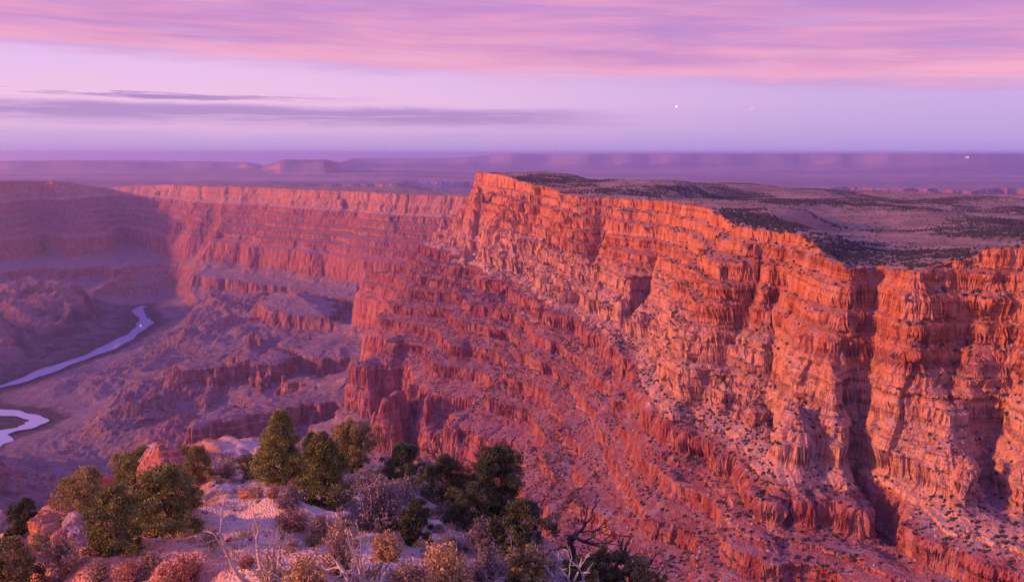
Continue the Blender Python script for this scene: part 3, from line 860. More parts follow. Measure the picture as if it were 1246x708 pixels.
MF = {
    'straw': foliage_mat('straw', (.30, .19, .08), (.46, .31, .14), (.58, .42, .21), .8),
    'juniper': foliage_mat('juniper_foliage', (0.098, 0.114, 0.031), (0.209, 0.200, 0.050), (0.368, 0.296, 0.074)),
    'olive': foliage_mat('olive_foliage', (0.161, 0.140, 0.045), (0.298, 0.234, 0.072), (0.459, 0.319, 0.102)),
    'dark': foliage_mat('dark_shade_foliage', (0.044, 0.055, 0.021), (0.085, 0.091, 0.033), (0.144, 0.130, 0.045)),  # dark green; shade over the right-hand trees is put into it too
    'sage': foliage_mat('sage_foliage', (0.165, 0.120, 0.095), (0.253, 0.185, 0.144), (0.363, 0.270, 0.211)),
    'rust': foliage_mat('rust_foliage', (0.300, 0.122, 0.056), (0.450, 0.194, 0.094), (0.600, 0.287, 0.150)),
    'gold': foliage_mat('gold_foliage', (0.406, 0.239, 0.072), (0.624, 0.374, 0.117), (0.750, 0.508, 0.182)),
    'tan': foliage_mat('tan_foliage', (0.300, 0.187, 0.094), (0.466, 0.302, 0.156), (0.630, 0.416, 0.225)),
    'scrub': foliage_mat('scrub_foliage', (0.025, 0.027, 0.019), (0.038, 0.038, 0.025), (0.060, 0.053, 0.034), .2),
}


def wood_mat(name, a, b_):
    m, t, b = new_mat(name, .9)
    tc = t.n.new('ShaderNodeTexCoord')
    n = t.noise(t.vmath('MULTIPLY', tc.outputs['Object'], (9, 9, 2.5)), 1.0, 4, .65)
    t.l.new(t.ramp(n, [(.35, a), (.65, b_)]), b.inputs['Base Color'])
    return m


MW = {'bark': wood_mat('juniper_bark', (.10, .065, .05), (.24, .17, .14)),
      'bleached': wood_mat('bleached_wood', (.30, .215, .16), (.54, .42, .33)),
      'grey': wood_mat('grey_dead_wood', (.16, .13, .14), (.34, .29, .31)),
      'white': wood_mat('silver_dead_wood', (.28, .25, .25), (.46, .42, .42)),
      'dark_dead': wood_mat('dark_dead_wood', (.030, .022, .025), (.09, .065, .07))}  # last entry: the darkest of the dead wood tones


def tubes(paths, sides=5):
    """paths: list of (points n x 3, radii n)"""
    V, Q = [], []; off = 0
    for pts, rr in paths:
        pts = np.asarray(pts, float); n = len(pts)
        d = np.gradient(pts, axis=0); d /= np.linalg.norm(d, axis=1, keepdims=True) + 1e-9
        ref = np.where(np.abs(d[:, 2:3]) > .9, [[1., 0, 0]], [[0, 0, 1.]])
        a = np.cross(d, ref); a /= np.linalg.norm(a, axis=1, keepdims=True) + 1e-9
        b = np.cross(d, a)
        th = np.arange(sides) / sides * 2 * np.pi
        ring = pts[:, None] + (a[:, None] * np.cos(th)[None, :, None] + b[:, None] * np.sin(th)[None, :, None]) * np.asarray(rr)[:, None, None]
        V.append(ring.reshape(-1, 3))
        i = np.arange(n - 1)[:, None] * sides; k = np.arange(sides)[None]; k2 = (k + 1) % sides
        Q.append((np.stack([i + k, i + k2, i + sides + k2, i + sides + k], -1).reshape(-1, 4)) + off)
        off += n * sides
    return np.concatenate(V), np.concatenate(Q)


def bent(p, q, n=6, wob=.1, rs=RS):
    p, q = np.asarray(p, float), np.asarray(q, float)
    t = np.linspace(0, 1, n)[:, None]
    L = np.linalg.norm(q - p)
    pts = p + (q - p) * t
    w = rs.randn(n, 3) * wob * L * .5; w[0] = 0; w[-1] *= .5
    return pts + np.cumsum(w, axis=0) * .5 * np.sin(t * math.pi * .5)


def leaves(cent, rad_, per, size, rs, up=.3, elong=1.9):
    """many small leaf sprays scattered through clumps"""
    n = len(cent); N = n * per
    c = np.repeat(cent, per, axis=0); r = np.repeat(rad_, per)
    d = rs.randn(N, 3); d /= np.linalg.norm(d, axis=1, keepdims=True)
    p = c + d * (r * rs.rand(N) ** .45)[:, None] * np.array([1, 1, .85])
    ax = d * .8 + rs.randn(N, 3) * .7 + np.array([0, 0, up]); ax /= np.linalg.norm(ax, axis=1, keepdims=True)
    s = np.cross(ax, rs.randn(N, 3)); s /= np.linalg.norm(s, axis=1, keepdims=True)
    L = (size * (.6 + .8 * rs.rand(N)))[:, None]; W = L / elong
    V = np.stack([p - ax * L * .5, p + s * W * .5, p + ax * L * .6, p - s * W * .5], 1).reshape(-1, 3)
    Q = np.arange(N * 4).reshape(N, 4)
    return V, Q


def crown_pts(kind, h, w, n, rs):
    """clump centres for a crown of height h, width w"""
    out = []
    lob = rs.rand(7) * 6.28; la = .08 + .20 * rs.rand(7)
    while len(out) < n:
        t = rs.rand()
        if kind == 'cone': prof = (1 - t) ** .62 * (.35 + .65 * min(1, t / .16)) * 1.0
        elif kind == 'spread': prof = math.sqrt(max(0, 1 - ((t - .30) / .72) ** 2))
        else: prof = math.sqrt(max(0, 1 - ((t - .55) / .5) ** 2)) * (.55 + .45 * rs.rand())
        a = rs.rand() * 6.28
        wob_ = 1 + sum(la[k] * math.sin(a * (k + 1) + lob[k] + t * 5 * (k % 3)) for k in range(4))
        if perlin(np.array([a * 1.1 + lob[0]]), np.array([t * 4.5 + lob[1]]), 77)[0] < -.12 + .1 * rs.rand(): continue
        r = prof * w * .5 * wob_ * math.sqrt(rs.uniform(.12, 1))
        out.append((r * math.cos(a), r * math.sin(a), (-.01 + .97 * t) * h + rs.randn() * .02 * h))
    return np.array(out)


def empty(name, loc, rz=0.0):
    o = bpy.data.objects.new(name, None); COL.objects.link(o); o.location = loc; o.rotation_euler.z = rz
    o.empty_display_size = .3
    return o


def tree(name, cat, label, loc, h, w, kind='spread', fol='juniper', seed=1, group=None, clumps=None, lean=0.0):
    rs = np.random.RandomState(seed)
    root = tag(empty(name, loc), label, cat, group)
    n = clumps or int(90 + 32 * h * w)
    C = crown_pts(kind, h, w, n, rs)
    C[:, 0] += lean * C[:, 2]
    cr = (.10 + .11 * rs.rand(n)) * (w * h) ** .5 * (.60 if kind != 'open' else .46)
    V, Q = leaves(C, cr, 120, .013 * (w * h) ** .5 + .034, rs)
    paths = []
    top = np.array([lean * h * .7, 0, h * (.85 if kind == 'cone' else .6)])
    tr = .045 * (h + w) * .5
    tp = bent((0, 0, -.25), top, 8, .05, rs)
    paths.append((tp, np.linspace(tr, tr * .3, 8)))
    for k in rs.choice(n, min(n, 16), replace=False):
        s0 = tp[min(7, int(1 + 6 * rs.rand() * C[k, 2] / h))]
        paths.append((bent(s0, C[k], 6, .10, rs), np.linspace(tr * .42, tr * .08, 6)))
    TVs, TQ = tubes(paths)
    mesh_np('trunk', TVs, TQ, MW['bark'], root, smooth=True)
    mesh_np('crown', V, Q, MF[fol], root)
    return root


def bush_mesh(h, w, rs, twig=90, leaf=1500, size=.05, up=1.0, ball=.85):
    """stems fanning out of one foot, small leaves along their upper halves"""
    paths = []; lp = []
    for i in range(twig):
        a = rs.rand() * 6.28; e = (rs.rand() ** .6) * 1.45
        L = 1.0 - .25 * rs.rand()
        tip = np.array([math.cos(a) * math.sin(e) * w * .5, math.sin(a) * math.sin(e) * w * .5, h * (math.cos(e) * .9 + .12)]) * L
        p = bent((rs.randn() * w * .05, rs.randn() * w * .05, -.05), tip, 5, .09, rs)
        paths.append((p, np.linspace(.010, .003, 5) * (h + w)))
        lp.append(p[2:])
    lp = np.concatenate(lp)
    c = lp[rs.randint(0, len(lp), leaf)] + rs.randn(leaf, 3) * np.array([w, w, h]) * .045
    c[:, 2] = np.maximum(c[:, 2], .01)
    lv, lq = leaves(c, np.full(leaf, .02 * (h + w)), 3, size, rs, up, 2.6)
    return tubes(paths, 3), (lv, lq)


BUSH = {}
def bush(name, cat, label, loc, h, w, fol='sage', wood='grey', seed=1, group=None, leaf=1500):
    rs = np.random.RandomState(seed)
    leaf = int(leaf * (.55 if fol == 'rust' else .8))
    root = tag(empty(name, loc, rs.rand() * 6.28), label, cat, group)
    (sv, sq), (lv, lq) = bush_mesh(h, w, rs, 70 if leaf < 1600 else 110, leaf, .028 + .03 * (h * w) ** .5)
    mesh_np('stems', sv, sq, MW[wood], root)
    mesh_np('foliage', lv, lq, MF[fol], root)
    return root


def snag(name, cat, label, loc, h, w, wood='bleached', seed=1, r0=None, depth=4, stems=3, spread=.6, group=None, trunk=.25):
    """bare dead branches"""
    rs = np.random.RandomState(seed)
    paths = []
    def grow(p, d, L, r, lev):
        d = d / np.linalg.norm(d)
        q = p + d * L
        pts = bent(p, q, 6, .16, rs)
        paths.append((pts, np.linspace(r, r * .55, 6)))
        if lev <= 0: return
        for k in range(rs.randint(2, 4)):
            s_ = pts[rs.randint(2, 6)]
            nd = d * .75 + rs.randn(3) * .62 + np.array([0, 0, .12])
            nd[2] = max(nd[2], -.15)
            grow(s_, nd, L * rs.uniform(.5, .85), r * .52, lev - 1)
    r0 = r0 or .029 * h
    for k in range(stems):
        a = k / stems * 6.28 + rs.rand()
        d = np.array([math.cos(a) * spread, math.sin(a) * spread, 1.0])
        grow(np.array([0, 0, -.15]), d, h * (trunk + .15 * rs.rand()), r0, depth)
    V, Q = tubes(paths, 5)
    hh = V[:, 2].max(); ww = np.percentile(np.abs(V[:, :2]).max(axis=1), 90)
    V[:, 2] *= h / max(hh, .1); V[:, :2] *= (w * .5) / max(ww, .1)
    root = mesh_np(name, V, Q, MW[wood], None, smooth=True)
    root.location = loc
    tag(root, label, cat, group)
    return root


def rock_mat(name, a, b_, c_):
    m, t, b = new_mat(name, 1.0)
    tc = t.n.new('ShaderNodeTexCoord'); p = tc.outputs['Object']
    n = t.noise(p, 1.6, 5, .65); n2 = t.noise(t.vmath('MULTIPLY', p, (1.2, 1.2, 7)), 1.0, 4, .6)
    t.l.new(t.ramp(t.math('MULTIPLY', t.math('ADD', n, n2), .5), [(.36, a), (.5, b_), (.64, c_)]), b.inputs['Base Color'])
    bp = t.n.new('ShaderNodeBump'); bp.inputs['Strength'].default_value = .8; bp.inputs['Distance'].default_value = .08
    t.l.new(t.noise(p, 7.0, 5, .7), bp.inputs['Height']); t.l.new(bp.outputs[0], b.inputs['Normal'])
    return m


MR = {'orange': rock_mat('orange_rock', (.28, .10, .05), (.42, .17, .09), (.52, .26, .16)),
      'mauve': rock_mat('mauve_rock', (.20, .13, .13), (.32, .22, .21), (.44, .33, .31)),
      'pale': rock_mat('pale_limestone', (.36, .27, .21), (.50, .39, .31), (.62, .50, .41)),
      'red': rock_mat('red_rock', (.26, .085, .055), (.36, .13, .09), (.48, .27, .21))}


def rock_arrays(sx, sy, sz, rs, n=22):
    th = np.linspace(0, math.pi, n); ph = np.linspace(0, 2 * math.pi, n * 2, endpoint=False)
    T, Pp = np.meshgrid(th, ph, indexing='ij')
    d = np.stack([np.sin(T) * np.cos(Pp), np.sin(T) * np.sin(Pp), np.cos(T)], -1)
    sup = (np.abs(d[..., 0]) ** 4 + np.abs(d[..., 1]) ** 4 + np.abs(d[..., 2]) ** 4) ** -.25
    r = sup.copy()
    for k in range(9):                              # chip flat faces off
        nn = rs.randn(3); nn /= np.linalg.norm(nn); off = rs.uniform(.62, .95)
        dn = d @ nn
        r = np.where(dn > .05, np.minimum(r, off / np.maximum(dn, .05)), r)
    s_ = rs.rand() * 50
    r = r * (1 + .10 * perlin(d[..., 0] * 3 + s_, d[..., 1] * 3 + d[..., 2] * 2, 301) + .05 * perlin(d[..., 0] * 8 + s_, d[..., 2] * 9 + d[..., 1] * 6, 302))
    V = d * r[..., None] * np.array([sx, sy, sz])
    V[..., 2] = np.round(V[..., 2] / (sz * .22) + .2 * perlin(V[..., 0] * 2, V[..., 1] * 2, 303)) * sz * .22 * .5 + V[..., 2] * .5
    m, k = T.shape
    idx = np.arange(m * k).reshape(m, k); nx = np.roll(idx, -1, axis=1)
    Q = np.stack([idx[:-1], idx[1:], nx[1:], nx[:-1]], -1).reshape(-1, 4)
    return V.reshape(-1, 3), Q


def rock(name, label, px, py, wpx, hpx, mat, seed, group=None, cat='rock', sink=.3):
    x, y, z = ground(px, py)
    k = math.sqrt(x * x + y * y + z * z) / F
    w, h = wpx * k, hpx * k
    rs = np.random.RandomState(seed)
    V, Q = rock_arrays(w * .5, w * rs.uniform(.35, .5), h * .72, rs)
    o = mesh_np(name, V, Q, MR[mat]); o.location = (x, y + w * .2, z + h * .72 - h * sink)
    o.rotation_euler.z = rs.uniform(-.4, .4)
    return tag(o, label, cat, group)


def scale_at(px, py):
    x, y, z = ground(px, py)
    return (x, y, z), math.sqrt(x * x + y * y + z * z) / F


# kind, photo column and row of the foot, height and width in pixels, extra, label
TREES = [
    (345, 588, 86, 58, 'cone', 'juniper', 'tallest upright juniper, cone shaped, at the top of the pale path'),
    (393, 614, 86, 66, 'cone', 'juniper', 'rounded upright juniper in front of the taller cone shaped one'),
    (428, 574, 62, 66, 'open', 'olive', 'loose pinyon with open branches right of the two upright junipers'),
    (382, 580, 52, 40, 'cone', 'dark', 'small dark juniper peeping out between the two upright junipers'),
    (205, 650, 80, 104, 'spread', 'juniper', 'broad sprawling dark green juniper left of the pale path, the largest'),
    (146, 674, 76, 72, 'spread', 'juniper', 'bushy juniper leaning out below left of the sprawling one'),
    (108, 632, 56, 66, 'spread', 'olive', 'brownish olive juniper standing before the orange bank'),
    (168, 586, 36, 62, 'spread', 'juniper', 'flat topped juniper growing before the red outcrop'),
    (29, 643, 32, 40, 'spread', 'dark', 'small dark juniper at the far left edge of the ridge'),
    (18, 668, 22, 26, 'spread', 'dark', 'low dark shrub tree just below the small juniper on the left edge'),
    (242, 586, 40, 42, 'spread', 'olive', 'olive juniper right of the red outcrop on the ridge top'),
    (304, 582, 28, 32, 'spread', 'olive', 'low rounded olive juniper left of the tallest upright juniper'),
    (222, 562, 18, 24, 'spread', 'juniper', 'little juniper on the skyline behind the red outcrop'),
    (490, 588, 46, 62, 'spread', 'dark', 'dark juniper on the skyline right of the grey sage'),
    (545, 612, 58, 72, 'spread', 'dark', 'dark juniper below the bare skyline snag'),
    (604, 640, 98, 86, 'open', 'dark', 'tallest dark pinyon at the right end of the ridge'),
    (565, 640, 50, 70, 'spread', 'dark', 'shaded juniper filling the gap left of the tall pinyon'),
    (625, 672, 62, 76, 'spread', 'dark', 'dark spreading juniper at the foot of the tall pinyon'),
    (506, 662, 52, 46, 'spread', 'dark', 'small dark green juniper beside the big grey sage mound'),
    (640, 716, 48, 64, 'spread', 'olive', 'yellowish juniper bush right of the golden brush at the lower edge'),
    (705, 712, 34, 46, 'spread', 'juniper', 'green juniper bush at the foot of the dark dead tree'),
    (738, 714, 44, 60, 'spread', 'dark', 'dark juniper bush under the forked dead snag'),
    (776, 722, 40, 50, 'spread', 'olive', 'rightmost juniper bush at the lower edge of the ridge'),
    (14, 722, 56, 60, 'spread', 'olive', 'olive juniper bush in the lower left corner'),
]
for i, (px, py, hp, wp, kind, fol, lab) in enumerate(TREES):
    loc, k = scale_at(px, min(py, 735))
    tree('pinyon_tree' if 'pinyon' in lab else 'juniper_tree', 'tree', lab, loc, hp * k * 1.0, wp * k * (1.22 if kind == 'cone' else .86), kind, fol, 500 + i, lean=.15 if 'tall pinyon' in lab else 0)

BUSHES = [
    (460, 642, 72, 96, 'sage', 'grey', 3000, 'large lilac grey sage mound right of the upright junipers'),
    (487, 612, 36, 56, 'sage', 'grey', 1800, 'grey sage bush up the slope behind the large sage mound'),
    (440, 592, 24, 44, 'sage', 'grey', 1200, 'small grey sage on the pale saddle beside the pinyon'),
    (78, 694, 40, 58, 'tan', 'grey', 1800, 'dull tan brush between the orange bank and the sprawling juniper'),
    (52, 672, 26, 44, 'olive', 'grey', 1400, 'olive bush at the foot of the orange bank'),
    (160, 708, 26, 46, 'rust', 'grey', 2200, 'rust coloured mound below the leaning juniper'),
    (222, 708, 34, 56, 'rust', 'grey', 2600, 'largest rust coloured mound on the lower slope left of the bleached branches'),
    (356, 644, 30, 54, 'rust', 'grey', 2200, 'bright rust mound under the rounded upright juniper'),
    (392, 652, 30, 40, 'tan', 'grey', 1500, 'tan brush right of the bright rust mound'),
    (257, 664, 22, 26, 'tan', 'grey', 1200, 'small round tan cushion alone on the pale slope'),
    (312, 604, 16, 28, 'tan', 'grey', 900, 'low grey brown cushion beside the pale path'),
    (333, 606, 18, 26, 'rust', 'grey', 900, 'low reddish cushion at the foot of the tallest juniper'),
    (352, 618, 30, 44, 'sage', 'grey', 1500, 'grey twiggy brush between path and rounded juniper'),
    (276, 582, 32, 34, 'tan', 'grey', 1400, 'twiggy tan bush on the ridge top between two olive junipers'),
    (330, 708, 24, 40, 'tan', 'bleached', 1100, 'tan brush at the foot of the tall bleached branches'),
    (415, 700, 88, 60, 'tan', 'bleached', 900, 'tall tan brush with pale bare stems left of the curled dead branches'),
    (372, 724, 48, 56, 'gold', 'bleached', 1100, 'golden brush at the lower edge left of the tall tan brush'),
    (540, 730, 76, 80, 'gold', 'bleached', 2600, 'big golden rabbitbrush at the middle of the lower edge'),
    (497, 722, 44, 50, 'tan', 'bleached', 1600, 'tan brush left of the big golden rabbitbrush'),
    (472, 682, 40, 46, 'gold', 'grey', 1400, 'yellow brush above the curled dead branches'),
    (592, 706, 46, 60, 'sage', 'grey', 1800, 'grey sage right of the golden rabbitbrush'),
    (588, 668, 40, 56, 'sage', 'grey', 1800, 'shaded grey sage below the tall pinyon'),
    (545, 676, 28, 46, 'sage', 'grey', 1300, 'small shaded sage on the stony slope left of the tall pinyon'),
    (540, 634, 26, 46, 'sage', 'grey', 1300, 'bluish sage on the stony slope below the skyline snag'),
    (660, 700, 40, 54, 'sage', 'grey', 1800, 'dim grey brush left of the dark dead tree'),
    (210, 722, 24, 44, 'gold', 'bleached', 1100, 'yellow tuft on the lower edge below the rust mounds'),
    (120, 706, 24, 36, 'tan', 'grey', 1100, 'tan tuft beside the dull tan brush'),
    (185, 690, 20, 30, 'tan', 'grey', 1000, 'dull tan tuft at the foot of the leaning juniper'),
    (268, 598, 18, 24, 'dark', 'grey', 900, 'dark little bush beside the pale path below the ridge top'),
    (140, 606, 18, 26, 'tan', 'grey', 900, 'tan tuft on the orange bank below the flat topped juniper'),
    (62, 640, 16, 26, 'olive', 'grey', 800, 'olive tuft on the edge right of the small dark juniper'),
    (300, 690, 14, 24, 'rust', 'grey', 800, 'low rust tuft left of the tall bleached branches'),
]
for i, (px, py, hp, wp, fol, wood, nl, lab) in enumerate(BUSHES):
    loc, k = scale_at(px, py)
    bush('sage_bush' if fol == 'sage' else 'desert_shrub', 'shrub', lab, loc, hp * k * .88, wp * k * .86, fol, wood, 700 + i, None, nl)

DEAD = [
    (322, 714, 112, 92, 'bleached', 4, 4, .75, 'dead shrub', 'dead_shrub', 'tall bleached dead branches on the lower edge of the pale slope'),
    (448, 724, 92, 92, 'bleached', 3, 3, .9, 'dead shrub', 'dead_shrub', 'curled pale dead branches in front of the tan brush'),
    (690, 722, 66, 74, 'white', 3, 3, .8, 'dead shrub', 'dead_shrub', 'silvery dead twigs at the lower edge in front of the dark dead tree'),
    (640, 690, 44, 50, 'grey', 3, 3, .9, 'dead shrub', 'dead_shrub', 'grey dead twigs beside the dim grey brush'),
    (692, 690, 92, 104, 'dark_dead', 1, 5, .25, 'dead tree', 'dead_tree', 'dark leafless dead tree spreading before the red slope'),
    (738, 694, 62, 60, 'dark_dead', 2, 3, .5, 'dead tree', 'dead_tree', 'dark forked snag right of the leafless dead tree'),
    (772, 694, 40, 70, 'dark_dead', 2, 3, 1.3, 'dead tree', 'dead_tree', 'low dark fallen branches at the right end of the ridge'),
    (532, 580, 56, 60, 'dark_dead', 1, 5, .2, 'dead tree', 'dead_tree', 'bare skyline snag standing before the pink cliff'),
    (127, 600, 30, 12, 'grey', 1, 2, .1, 'dead tree', 'dead_tree', 'thin grey snag behind the brownish olive juniper'),
    (275, 580, 30, 30, 'grey', 2, 3, .6, 'dead shrub', 'dead_shrub', 'bare grey twigs standing on the ridge top among olive junipers'),
    (565, 700, 30, 44, 'grey', 3, 3, .9, 'dead shrub', 'dead_shrub', 'pale bare twigs beside the golden rabbitbrush'),
]
for i, (px, py, hp, wp, wood, st_, dp, sp_, cat, nm, lab) in enumerate(DEAD):
    loc, k = scale_at(px, py)
    snag(nm, cat, lab, loc, hp * k * 1.05, wp * k, wood, 900 + i, None, dp, st_, sp_)

ROCKS = [
    (192, 594, 58, 38, 'red', 'rock_outcrop', 'outcrop', 'red outcrop with a pale cap on the ridge top'),
    (186, 560, 46, 16, 'pale', 'boulder', 'boulder', 'pale weathered slab capping the red outcrop'),
    (112, 612, 44, 26, 'orange', 'rock_outcrop', 'outcrop', 'orange bank of rock behind the brownish olive juniper'),
    (48, 652, 34, 18, 'orange', 'rock_outcrop', 'outcrop', 'orange ledge right of the small dark juniper on the left edge'),
    (12, 690, 44, 24, 'orange', 'boulder', 'boulder', 'orange boulder at the left edge above the corner bush'),
    (86, 652, 30, 20, 'mauve', 'boulder', 'boulder', 'mauve boulder, the upper one of the pile on the orange bank'),
    (98, 664, 26, 16, 'mauve', 'boulder', 'boulder', 'mauve boulder at the right of the pile on the orange bank'),
    (78, 668, 28, 16, 'red', 'boulder', 'boulder', 'reddish boulder, the lowest of the pile on the orange bank'),
    (62, 658, 22, 14, 'orange', 'boulder', 'boulder', 'orange boulder left of the mauve pile'),
    (270, 600, 26, 9, 'pale', 'boulder', 'boulder', 'pale flat slab on the left border of the path'),
    (300, 606, 18, 9, 'orange', 'boulder', 'boulder', 'orange stone at the right border of the path'),
    (330, 560, 40, 12, 'mauve', 'rock_outcrop', 'outcrop', 'low mauve ledge on the skyline left of the tallest juniper'),
    (285, 560, 34, 10, 'mauve', 'rock_outcrop', 'outcrop', 'low mauve ledge on the skyline right of the olive juniper'),
    (645, 652, 24, 12, 'orange', 'boulder', 'boulder', 'orange stone showing through the dark junipers'),
    (530, 645, 18, 8, 'pale', 'boulder', 'boulder', 'pale stone on the stony slope beside the bluish sage'),
    (560, 668, 20, 9, 'mauve', 'boulder', 'boulder', 'mauve stone on the stony slope below the shaded juniper'),
]
for i, (px, py, wp, hp, mt, nm, cat, lab) in enumerate(ROCKS):
    rock(nm, lab, px, py, wp, hp, mt, 1100 + i, None, cat)

# loose stones on the slope: copies of a few shapes
_protos = []
for k in range(6):
    V_, Q_ = rock_arrays(1.0, .8, .6, np.random.RandomState(1300 + k), 9)
    o = mesh_np('stone', V_, Q_, MR[('pale', 'mauve', 'orange')[k % 3]])
    _protos.append(o)
_used = set(); _rr = random.Random(5)
_st = 0
while _st < 150:
    px, py = _rr.uniform(0, 640), _rr.uniform(585, 706)
    x, y, z = ground(px, py)
    if y > 80 or (px < 120 and py < 650): continue
    k = _rr.randrange(6)
    o = _protos[k] if k not in _used else _protos[k].copy()
    if k in _used: COL.objects.link(o)
    _used.add(k)
    s_ = math.hypot(x, y) / F * _rr.choice((1.6, 2.2, 2.2, 3.0, 4.2))
    o.location = (x, y, z + s_ * .1); o.scale = (s_, s_, s_); o.rotation_euler = (_rr.uniform(-.3, .3), _rr.uniform(-.3, .3), _rr.uniform(0, 6.28))
    tag(o, 'small loose stone lying on the ridge slope', 'stone', 'loose stones on the ridge slope')
    _st += 1

# small cushions of dry brush: copies of a few shapes with their parts
_cush = []
for k in range(5):
    r_ = np.random.RandomState(1400 + k)
    (sv, sq), (lv, lq) = bush_mesh(.55, 1.0, r_, 45, 520, .085)
    root = empty('cushion_shrub', (0, 0, 0))
    mesh_np('stems', sv, sq, MW['grey'], root); mesh_np('foliage', lv, lq, MF[('tan', 'sage', 'rust', 'sage', 'olive')[k]], root)
    _cush.append(root)
_used = set(); _c = 0
while _c < 46:
    px, py = _rr.uniform(0, 660), _rr.uniform(572, 712)
    x, y, z = ground(px, py)
    if y > 82 or (265 < px < 345 and 590 < py < 690) or (200 < px < 300 and py > 640): continue
    k = _rr.randrange(5)
    if k in _used:
        root = _cush[k].copy(); COL.objects.link(root)
        for ch in _cush[k].children:
            c_ = ch.copy(); COL.objects.link(c_); c_.parent = root
    else:
        root = _cush[k]; _used.add(k)
    s_ = math.hypot(x, y) / F * _rr.uniform(12, 26)
    root.location = (x, y, z); root.scale = (s_, s_, s_); root.rotation_euler.z = _rr.uniform(0, 6.28)
    tag(root, 'low dry cushion shrub dotted over the ridge ground', 'shrub', 'cushion shrubs on the ridge')
    _c += 1

def grass():
    rs = np.random.RandomState(31); N = 4200
    x = rs.uniform(-38, 12, N * 6); y = 12 + 62 * rs.rand(N * 6) ** 1.3
    m = perlin(x / 4, y / 4, 211) + .5 * perlin(x / 1.4, y / 1.4, 212) > .18
    x, y = x[m][:N], y[m][:N]; z = ridge(x, y); n = len(x); B = 20
    bx = np.repeat(x, B) + rs.randn(n * B) * .09; by = np.repeat(y, B) + rs.randn(n * B) * .09; bz = np.repeat(z, B) - .03
    h = np.repeat(rs.uniform(.09, .25, n), B) * rs.uniform(.6, 1.1, n * B); a = rs.rand(n * B) * 6.28; w = .007 + .007 * rs.rand(n * B)
    lx, ly = rs.randn(n * B) * .38 * h, rs.randn(n * B) * .38 * h
    b0 = np.stack([bx - w * np.cos(a), by - w * np.sin(a), bz], -1); b1 = np.stack([bx + w * np.cos(a), by + w * np.sin(a), bz], -1)
    m1 = np.stack([bx + lx * .4 + w * .7 * np.cos(a), by + ly * .4 + w * .7 * np.sin(a), bz + h * .6], -1); t1 = np.stack([bx + lx, by + ly, bz + h], -1)
    o = mesh_np('dry_grass', np.stack([b0, b1, m1, t1], 1).reshape(-1, 3), np.arange(n * B * 4).reshape(-1, 4), MF['straw'])
    tag(o, 'tufts of dry yellow grass on the ridge', None, None, 'stuff')


grass()
print('foreground', round(time.time() - T0, 1))


# ------------------------------------------------------------------ scrub and boulders on the canyon slopes
def blob(rs, n1=5, n2=7, flat=.75):
    th = np.linspace(.15, math.pi * .62, n1); ph = np.arange(n2) / n2 * 2 * np.pi
    T, Pp = np.meshgrid(th, ph, indexing='ij')
    r = 1 + .38 * rs.randn(*T.shape).clip(-1.2, 1.2)
    V = np.stack([r * np.sin(T) * np.cos(Pp), r * np.sin(T) * np.sin(Pp), flat * r * np.cos(T)], -1).reshape(-1, 3)
    idx = np.arange(n1 * n2).reshape(n1, n2); nx = np.roll(idx, -1, axis=1)
    Q = np.stack([idx[:-1], idx[1:], nx[1:], nx[:-1]], -1).reshape(-1, 4)
    cap = np.stack([idx[0, [0, 2, 4, 5]]])
    return V, np.concatenate([Q, cap])


